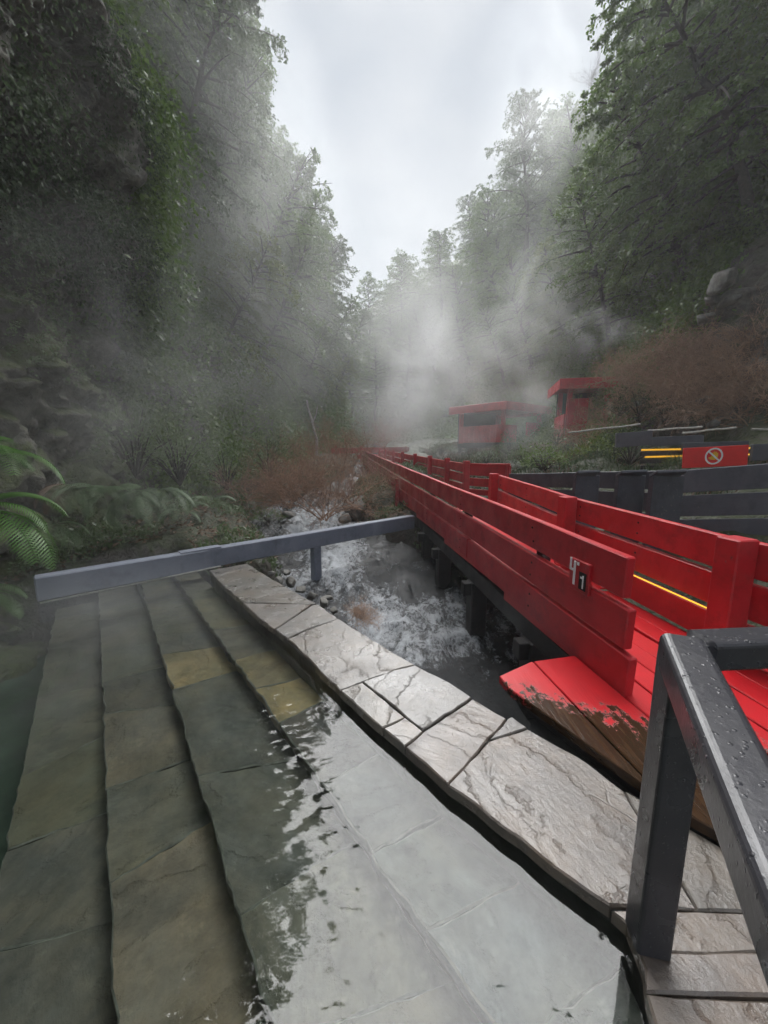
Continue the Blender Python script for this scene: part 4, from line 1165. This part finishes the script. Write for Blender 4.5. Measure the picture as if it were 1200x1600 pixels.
shrub(0, PY(505, 812, 8.0), 1.15, 'broad red twigged bare shrub leaning over the beam', 'bare red shrubs')
shrub(1, PY(452, 795, 9.3), 1.1, 'red twigged bare shrub left of the one over the beam', 'bare red shrubs')
shrub(0, PY(552, 790, 9.9), 1.0, 'red twigged bare shrub touching the boardwalk bend', 'bare red shrubs')
shrub(1, PY(385, 785, 9.8), .8, 'thin bare shrub beside the ferns and white water', 'bare red shrubs')
shrub(1, PY(470, 755, 12.5), 1.2, 'bare shrub at the cliff foot behind the red shrubs', 'bare red shrubs')
shrub(0, PY(535, 735, 15.0), 1.2, 'bare shrub far behind the red shrubs beside the walkway', 'bare red shrubs')
shrub(1, PY(600, 700, 24.0), 1.3, 'misty red shrub behind the far boardwalk', 'bare red shrubs')
BR_LOW = [(955, 655, 12.4, .85), (985, 625, 12.4, 1.0), (1012, 640, 11.8, 1.0), (1040, 622, 11.6, 1.05), (1068, 640, 11.0, 1.0), (1095, 620, 11.0, 1.1), (1122, 640, 10.4, 1.0), (1148, 612, 10.6, 1.1), (1172, 640, 10.0, 1.05), (1195, 605, 10.3, 1.15), (1215, 650, 9.4, 1.0)]
BR_UP = [(985, 585, 12.8, .95), (1015, 572, 12.6, 1.0), (1045, 580, 12.2, 1.0), (1072, 560, 12.0, 1.05), (1098, 575, 11.7, 1.0), (1125, 555, 11.6, 1.0), (1150, 572, 11.3, 1.0), (1178, 556, 11.2, 1.0), (1205, 570, 11.0, 1.1)]
for rn, rowl in (('lower', BR_LOW), ('upper', BR_UP)):
    for k, (u, v, yy, s) in enumerate(rowl):
        p = PY(u, v, yy); p[2] -= .30
        q = w_at(1, yy, p[2]); p[0] = min(p[0], q[0] + .2)
        shrub(2 + k % 2, p, s * 1.1, f'{ORD[k]} brown leafless shrub from the left in the {rn} row of the thicket', 'brown brush below the rockfall')
shrub(3, PY(915, 700, 13.0), .8, 'bare reddish shrub in front of the tall red hut', 'bare red shrubs')
# debris caught in the stream
db = thing('driftwood_clump', 'clump of brown twigs caught on the stream bank', 'debris', tuple(PZ(560, 965, -.35)), 0)
db.scale = (.17, .2, .14)
add('twigs', SHR[2], db); add('twigs', SHR[3], db, (.2, -.2, 0), (1.1, .3, 1)); add('twigs', SHR[2], db, (-.3, .2, .2), (1.5, .6, 2))
# pale leaning trunk at the left cliff foot
p0, p1 = PY(494, 695, 14.5), PY(478, 620, 14.2)
lt = thing('leaning_trunk', 'thin pale tree trunk rising from the left cliff foot', 'trunk', tuple(p0))
pts = np.array([[0, 0, -.4], [.03, 0, .2], [-.05, -.03, .5], [-.12, -.06, .9], [-.22, -.06, 1.2], [-.3, 0, 1.6]])
v, f = tubes([(pts, np.linspace(.06, .03, 6)), (np.array([[-.1, -.05, .8], [.05, -.1, 1.1], [.12, -.15, 1.4]]), np.array([.03, .02, .012]))], 8)
add('stem', fast_mesh('stem', v, f, True, [M['pale_wood']]), lt)

# ---- ferns
def frond_mesh(seed, L=1.0, droop=1.0, np_=30, mat='fern', w=.20, a0=45):
    rg = np.random.default_rng(seed)
    n = 16; t = np.linspace(0, 1, n)
    ang = R(a0) - (R(a0) + droop * R(78)) * t ** .9
    dx = np.cos(ang) * L / n; dzz = np.sin(ang) * L / n
    pts = np.c_[np.cumsum(dx) - dx[0], rg.normal(0, .012) * t ** 2 * L, np.cumsum(dzz) - dzz[0]]
    V, F = tubes([(pts, np.linspace(.006, .0015, n) * L)], 4)
    vs, fs = [V], [F]; o = len(V)
    for i in range(np_):
        tt = .10 + .9 * (i + .5) / np_
        c = np.array([np.interp(tt, t, pts[:, j]) for j in range(3)])
        a = np.interp(tt, t, ang); ax = np.array([math.cos(a), 0, math.sin(a)]); nn = np.array([-math.sin(a), 0, math.cos(a)])
        pl = w * L * (math.sin(math.pi * min(1, tt * .86 + .12)) ** .6) * rg.uniform(.92, 1.05); pw = .9 * L / np_ * .52
        for sgn in (-1, 1):
            d = np.array([0, sgn, 0]) * .93 + ax * .36; d /= np.linalg.norm(d)
            k = 5; s = np.linspace(0, 1, k); wd = pw * np.array([.75, 1, .9, .6, .05])
            ctr = c + d * (pl * s)[:, None] - nn * (pl * .28 * s ** 2)[:, None] + ax * (pl * .10 * s ** 2)[:, None] - nn * .0
            a1 = ctr + ax * (wd / 2)[:, None] - nn * .002; a2 = ctr - ax * (wd / 2)[:, None] - nn * .006
            vs.append(np.concatenate([a1, a2]))
            f = np.array([(j, j + 1, k + j + 1, k + j) for j in range(k - 1)]) + o
            fs.append(f); o += 2 * k
    return fast_mesh('frond', np.concatenate(vs), np.concatenate(fs), False, [M[mat]])
FR = [frond_mesh(1), frond_mesh(2, droop=1.1, a0=25), frond_mesh(3, droop=.8, a0=60)]
FRP = [frond_mesh(4, mat='fern_pale', a0=15, droop=1.1), frond_mesh(5, droop=1.1, mat='fern_pale', a0=25), frond_mesh(6, droop=.7, mat='fern_pale', a0=60)]
FRD = [frond_mesh(7, droop=1.3, mat='dead')]
def fern(loc, n, size, label, az=None, protos=FR, spread=6.28, dead=0):
    t = thing('fern', label, 'fern', tuple(loc), 0, 'ferns at the cliff foot')
    for i in range(n):
        a = (0 if az is None else az) + (i - (n - 1) / 2) * spread / n + RNG.uniform(-.15, .15)
        s = size * RNG.uniform(.75, 1.15)
        add('frond', (FRD[0] if i < dead else protos[int(RNG.integers(len(protos)))]), t, (0, 0, 0), (RNG.uniform(-.2, .2), RNG.uniform(-.25, .15), a), (s, s, s))
    return t
p = PY(-50, 800, 3.45); fern(p, 9, .95, 'large bright green fern filling the left edge above the pool', R(-35), spread=3.4)
p = PY(-45, 930, 3.25); fern(p, 6, .55, 'bright green fern lowest at the left edge, dipping toward the water', R(-45), spread=3.0)
p = PY(-30, 715, 3.9); fern(p, 7, .8, 'bright green fern uppermost at the left edge', R(-40), spread=2.8)
p = PY(120, 765, 5.5); fern(p, 7, .72, 'pale fern with dry brown fronds hanging behind the left end of the beam', R(-80), FRP, 2.0, 3)
p = PY(160, 772, 5.7); fern(p, 8, .72, 'pale green fern second from the left behind the beam', R(-75), FRP, 2.2)
p = PY(205, 770, 5.9); fern(p, 8, .75, 'pale green fern third from the left behind the beam', R(-70), FRP, 2.4)
p = PY(250, 765, 6.2); fern(p, 8, .72, 'pale green fern with raised fronds right of the others behind the beam', R(-40), FRP, 3.4)
p = PY(285, 800, 6.6); fern(p, 7, .55, 'low pale fern close behind the beam splice', R(-60), FRP, 4)
p = PY(330, 785, 7.8); fern(p, 7, .8, 'small pale fern farthest right behind the beam', R(-60), FRP, 5)
p = PY(85, 820, 5.2); fern(p, 6, .6, 'dim fern in the shade behind the left end of the beam', R(-60), FRP, 4)

# ---- leafy masses clothing the walls: nobody could count them
def foliage(name, side, yr, zr, count, per, size, mat, label, hang=.6, thick=.35, seed=0, dens=None, near=1.0):
    rg = np.random.default_rng(seed)
    yy = yr[0] + (yr[1] - yr[0]) * rg.uniform(0, 1, count) ** near; ww = rg.uniform(zr[0], zr[1], count)
    f = left_pt if side < 0 else right_pt
    c = f(yy, ww)
    e = .02
    ty = f(yy + e, ww) - c; tw = f(yy, np.minimum(ww + .004, 1)) - c
    nr = np.cross(ty, tw); nr /= np.linalg.norm(nr, axis=1)[:, None] + 1e-9
    nr[np.sign(nr[:, 0]) == side] *= -1
    if dens is not None:
        keep = fbm(c * dens[0] + 33, 3, seed + 5) > dens[1]; c, nr = c[keep], nr[keep]
    n = len(c)
    L = thick * rg.uniform(.5, 1.8, n)
    d0 = nr + rg.normal(0, .5, (n, 3)) + np.array([0, 0, .25]); d0 /= np.linalg.norm(d0, axis=1)[:, None]
    t = rg.uniform(0.05, 1, (n, per))
    pos = c[:, None, :] + d0[:, None, :] * (L[:, None] * t)[..., None]
    pos[..., 2] -= hang * L[:, None] * t ** 2
    pos += rg.normal(0, 1, (n, per, 3)) * (.10 + .18 * t)[..., None] * thick
    dr = d0[:, None, :] * .5 + rg.normal(0, .6, (n, per, 3)); dr[..., 2] -= hang
    nm = nr[:, None, :] * .6 + rg.normal(0, .45, (n, per, 3)); nm[..., 2] += .7
    sz = (size * rg.uniform(.5, 1.4, (n, per))).ravel()
    v, fcs = leaves(pos.reshape(-1, 3), dr.reshape(-1, 3), nm.reshape(-1, 3), sz, sz * .55, rg)
    return tag(add(name, fast_mesh(name, v, fcs, False, [M[mat]])), label, 'foliage', kind='stuff')
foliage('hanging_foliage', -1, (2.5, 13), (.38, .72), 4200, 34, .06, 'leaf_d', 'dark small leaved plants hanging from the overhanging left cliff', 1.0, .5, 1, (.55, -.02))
foliage('cliff_foliage', -1, (2.5, 13), (.10, .48), 2300, 26, .055, 'leaf_g', 'small grey green plants clinging to the left cliff', .5, .25, 2, (.6, .22))
foliage('creeping_foliage', -1, (9, 34), (.10, .62), 5200, 34, .12, 'leaf', 'leafy undergrowth covering the left canyon wall', .55, .75, 3, None, 1.5)
foliage('canyon_foliage', -1, (28, 80), (.08, .8), 2600, 26, .26, 'leaf', 'distant undergrowth on the left canyon wall', .5, 1.3, 4)
foliage('slope_foliage', 1, (12.5, 40), (.16, .72), 4800, 34, .13, 'leaf', 'leafy undergrowth covering the right hillside', .6, .8, 5, None, 1.4)
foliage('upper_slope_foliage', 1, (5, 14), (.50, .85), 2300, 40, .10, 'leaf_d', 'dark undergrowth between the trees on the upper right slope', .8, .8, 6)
foliage('far_slope_foliage', 1, (36, 100), (.1, 1), 4200, 26, .28, 'leaf', 'distant undergrowth on the right hillside', .5, 1.4, 7)
foliage('rim_foliage', -1, (2, 16), (.66, .9), 1800, 34, .14, 'leaf', 'bushes along the rim of the left cliff', .4, 1.0, 8)

def cover(name, xr, yr, count, size, mat, label, seed, up=.4, keep=-.1, lift=.05, tall=1.0):
    rg = np.random.default_rng(seed)
    x, y = rg.uniform(*xr, count), rg.uniform(*yr, count)
    k = (fbm(np.c_[x * .9, y * .9, 0 * x + seed], 3, seed) > keep) & (np.abs(x - stream_x(y)) > stream_w(y) * 1.0) & ((BNRM[0] * (x - BL[0]) + BNRM[1] * (y - BL[1]) > 1.5) | (ENRM[0] * (x - EB[0]) + ENRM[1] * (y - EB[1]) < -.1))
    x, y = x[k], y[k]; z = floor_z(x, y); n = len(x)
    rp = right_pt(y, np.full(n, .16)); z = np.maximum(z, np.where(x > rp[:, 0] - .2, -5, z))
    pos = np.c_[x, y, z + rg.uniform(0, lift, n)]
    d = rg.normal(0, 1, (n, 3)); d[:, 2] = np.abs(d[:, 2]) * up
    nm = rg.normal(0, .5, (n, 3)); nm[:, 2] += 1
    sz = size * rg.uniform(.5, 1.5, n)
    v, f = leaves(pos, d, nm, sz, sz * .4 * tall, rg)
    return tag(add(name, fast_mesh(name, v, f, False, [M[mat]])), label, 'ground cover', kind='stuff')
cover('leaf_litter', (-6, 2.2), (4, 16), 30000, .07, 'dead', 'brown leaf litter on the ground behind the beam', 3, .3, -.4)
cover('ground_plants', (-6, 2.2), (4, 18), 90000, .075, 'leaf_g', 'low green plants on the ground behind the beam', 4, 1.4, -.25, .16)
cover('grass', (2.6, 11), (6.5, 30), 50000, .15, 'leaf_d', 'rough grass around the red huts', 5, 2.5, -.35, .06, .35)
cover('dry_grass', (2.6, 11), (6.5, 30), 30000, .16, 'dead', 'dry brown grass around the red huts', 6, 2.0, -.3, .06, .35)
def bush_mesh(seed, n=900, r=.5, size=.06, mat='leaf_y'):
    rg = np.random.default_rng(seed); d = rg.normal(size=(n, 3)); d /= np.linalg.norm(d, axis=1)[:, None]; d[:, 2] = np.abs(d[:, 2]) * 1.1
    lump = 1 + .35 * fbm(d * 2.2 + seed, 3, seed)
    pos = d * (r * rg.uniform(.35, 1, n) ** .5 * lump)[:, None]
    v, f = leaves(pos, d + rg.normal(0, .6, (n, 3)), rg.normal(0, .6, (n, 3)) + np.array([0, 0, .8]), size * rg.uniform(.6, 1.3, n), size * .4 * rg.uniform(.7, 1.2, n), rg)
    stems = [(np.array([[0, 0, -.15], q * .5, q * .9]), np.array([.012, .008, .003])) for q in pos[:26]]
    sv, sf = tubes(stems, 3)
    return fast_mesh('foliage', v, f, False, [M[mat]]), fast_mesh('stems', sv, sf, False, [M['bark']])
BU = [bush_mesh(1), bush_mesh(2, 1000, .5, .05, 'leaf_g'), bush_mesh(3, 1200, .5, .055, 'leaf'), bush_mesh(4, 900, .5, .045, 'leaf_d')]
def bush(i, loc, s, label, group='green bushes'):
    t = thing('bush', label, 'bush', tuple(loc), RNG.uniform(0, 6), group); t.scale = s
    add('foliage', BU[i][0], t); add('stems', BU[i][1], t); return t
for i, (u, v, yy, s, lab) in enumerate([
        (935, 722, 10.8, (1.8, 1.3, 1.3), 'yellow green bush right of the pair before the tall red hut'), (895, 728, 11.2, (1.1, 1, .9), 'yellow green bush left of the pair before the tall red hut'),
        (800, 712, 15, (1.5, 1.2, 1.6), 'grey green bush in the steam before the low red hut'), (760, 722, 14, (1.3, 1, 1), 'low bush in steam behind the boardwalk corner'), (1000, 650, 11.6, (1.7, 1.3, 1.4), 'dark green bush right of the tall red hut'),
        (1040, 655, 11.2, (1.6, 1.3, 1.3), 'dark green bush under the brown brush'), (970, 640, 12.5, (1.5, 1.3, 1.3), 'dark bush hugging the tall red hut'), (1060, 728, 7.9, (.6, .5, .45), 'small yellow plant under the light strips'),
        (985, 715, 9.8, (2.0, 1.3, 1.2), 'dark bush between the yellow green bush and the lit railing'), (850, 728, 10.5, (2.0, 1.3, 1.0), 'low bush behind the left end of the grey railing'), (820, 720, 12.5, (1.4, 1.1, .9), 'grey green low bush in steam behind the boardwalk corner'), (960, 700, 11.8, (1.6, 1.2, 1.2), 'dark bush at the foot of the tall red hut'), (900, 705, 13.5, (1.5, 1.2, 1.1), 'grey green bush left of the tall red hut'),
        (1150, 650, 10.4, (1.5, 1.2, 1.0), 'dark bush above the red sign'), (870, 690, 16, (1.4, 1.2, 1.2), 'bush between the two red huts'), (690, 705, 22, (2.0, 1.5, 1.2), 'misty bush behind the far railing'),
        (280, 735, 8.6, (2.0, 1.6, 2.2), 'grey green bush on the cliff foot above the ferns'), (210, 720, 7.6, (1.9, 1.5, 2.2), 'grey green bush left of the one above the ferns'), (355, 750, 9.8, (1.8, 1.4, 1.8), 'bush at the cliff foot right of the ferns'),
        (420, 735, 12, (2, 1.6, 2), 'bush at the cliff foot behind the red shrubs'), (330, 812, 8.4, (.8, .7, .6), 'low green plant at the foot of the ferns'), (420, 812, 9.2, (.8, .6, .5), 'low green plant over the white water')]):
    p = PY(u, v, yy); bush([0, 0, 1, 1, 3, 3, 3, 0, 3, 2, 1, 3, 1, 3, 1, 1, 1, 1, 1, 1, 0, 2][i], p, s, lab)

# bare thin trees on the right skyline
BT = twig_mesh(21, 5, 4, 2.2, .38, .03, 'bark', 2.5)
for i, (u, v, yy, lab) in enumerate([(905, 205, 34, 'leafless thin tree on the right skyline'), (925, 150, 32, 'leafless thin tree higher on the right skyline')]):
    t = thing('bare_tree', lab, 'tree', tuple(PY(u, v, yy)), 0, 'bare skyline trees'); t.scale = (.7, .7, .7); add('branches', BT, t)

# ------------------------------------------------------------------ steam and haze
def steam(loc, scale, dens, nscale, thr, soft, seed, label, power=1.0, stretch=(1, 1, 1), rot=(0, 0, 0)):
    n, m = 20, 11
    th = np.linspace(0, 2 * math.pi, n, endpoint=False); ph = np.linspace(0, math.pi, m)
    P, T = np.meshgrid(ph, th, indexing='ij')
    v = np.stack([np.sin(P) * np.cos(T), np.sin(P) * np.sin(T), np.cos(P)], -1).reshape(-1, 3)
    f = np.array([(i * n + j, (i + 1) * n + j, (i + 1) * n + (j + 1) % n, i * n + (j + 1) % n) for i in range(m - 1) for j in range(n)])
    mt = mat_volume('steam_vapour', dens, (.985, .99, 1.0), nscale, thr, soft, power, .45, seed, stretch)
    o = add('steam', fast_mesh('steam', v, f, False, [mt]), None, loc, rot, scale)
    return tag(o, label, 'steam', kind='stuff')
steam(PY(655, 600, 20), (4.4, 5, 6.0), .27, .32, .40, .30, 1.0, 'dense steam rising behind the boardwalk bend')
steam(PY(830, 545, 21), (4.2, 3.6, 6.0), .30, .36, .42, .28, 5.0, 'steam column rising in front of the red huts')
steam(PY(880, 200, 21), (4.8, 5, 7.5), .095, .22, .42, .30, 9.0, 'thin steam drifting up the right hillside')
steam(PY(940, 520, 12.6), (1.5, 1.3, .9), .45, .8, .46, .22, 12.0, 'small steam puff beside the brown brush')
steam(PY(790, 690, 12.5), (2.6, 2.2, .9), .30, .7, .42, .28, 31.0, 'low steam drifting over the bank before the red huts')
steam(PY(180, 640, 5.2), (2.4, 1.8, 2.6), .26, .55, .40, .35, 15.0, 'thin steam drifting across the left cliff')
steam(PY(300, 200, 11), (3.5, 4, 5.5), .13, .28, .42, .35, 18.0, 'thin steam climbing the left canyon wall')
steam(PY(120, 990, 2.6), (1.7, 1.4, .6), .42, 1.3, .42, .3, 21.0, 'faint steam over the pool')
steam(PY(400, 420, 15), (4.2, 6, 8), .17, .26, .36, .35, 24.0, 'steam veil before the left trees')
steam(PY(640, 470, 15), (8, 4, 4.5), .05, .3, .36, .4, 41.0, 'thin steam veil spread across the middle of the valley')
steam(PY(830, 640, 15.5), (2.6, 1.4, 1.7), .30, .6, .40, .3, 52.0, 'wispy steam drifting in front of the two red huts')
hz = NT('pale_haze'); vv = hz.n.new('ShaderNodeVolumePrincipled'); vv.inputs['Color'].default_value = (.97, .985, 1, 1)
vv.inputs['Density'].default_value = .0028; vv.inputs['Anisotropy'].default_value = .25
hz.l.new(vv.outputs[0], hz.o.inputs['Volume'])
bx0, bx1 = np.array([-141, -61, -3.2]), np.array([141, 161, 62])
hv = np.array([[bx0[0], bx0[1], bx0[2]], [bx1[0], bx0[1], bx0[2]], [bx1[0], bx1[1], bx0[2]], [bx0[0], bx1[1], bx0[2]], [bx0[0], bx0[1], bx1[2]], [bx1[0], bx0[1], bx1[2]], [bx1[0], bx1[1], bx1[2]], [bx0[0], bx1[1], bx1[2]]], float)
hf = np.array([[3, 2, 1, 0], [4, 5, 6, 7], [0, 1, 5, 4], [1, 2, 6, 5], [2, 3, 7, 6], [3, 0, 4, 7]])
tag(add('haze', fast_mesh('haze', hv, hf, False, [hz.m])), 'pale mist filling the canyon', 'haze', kind='stuff')
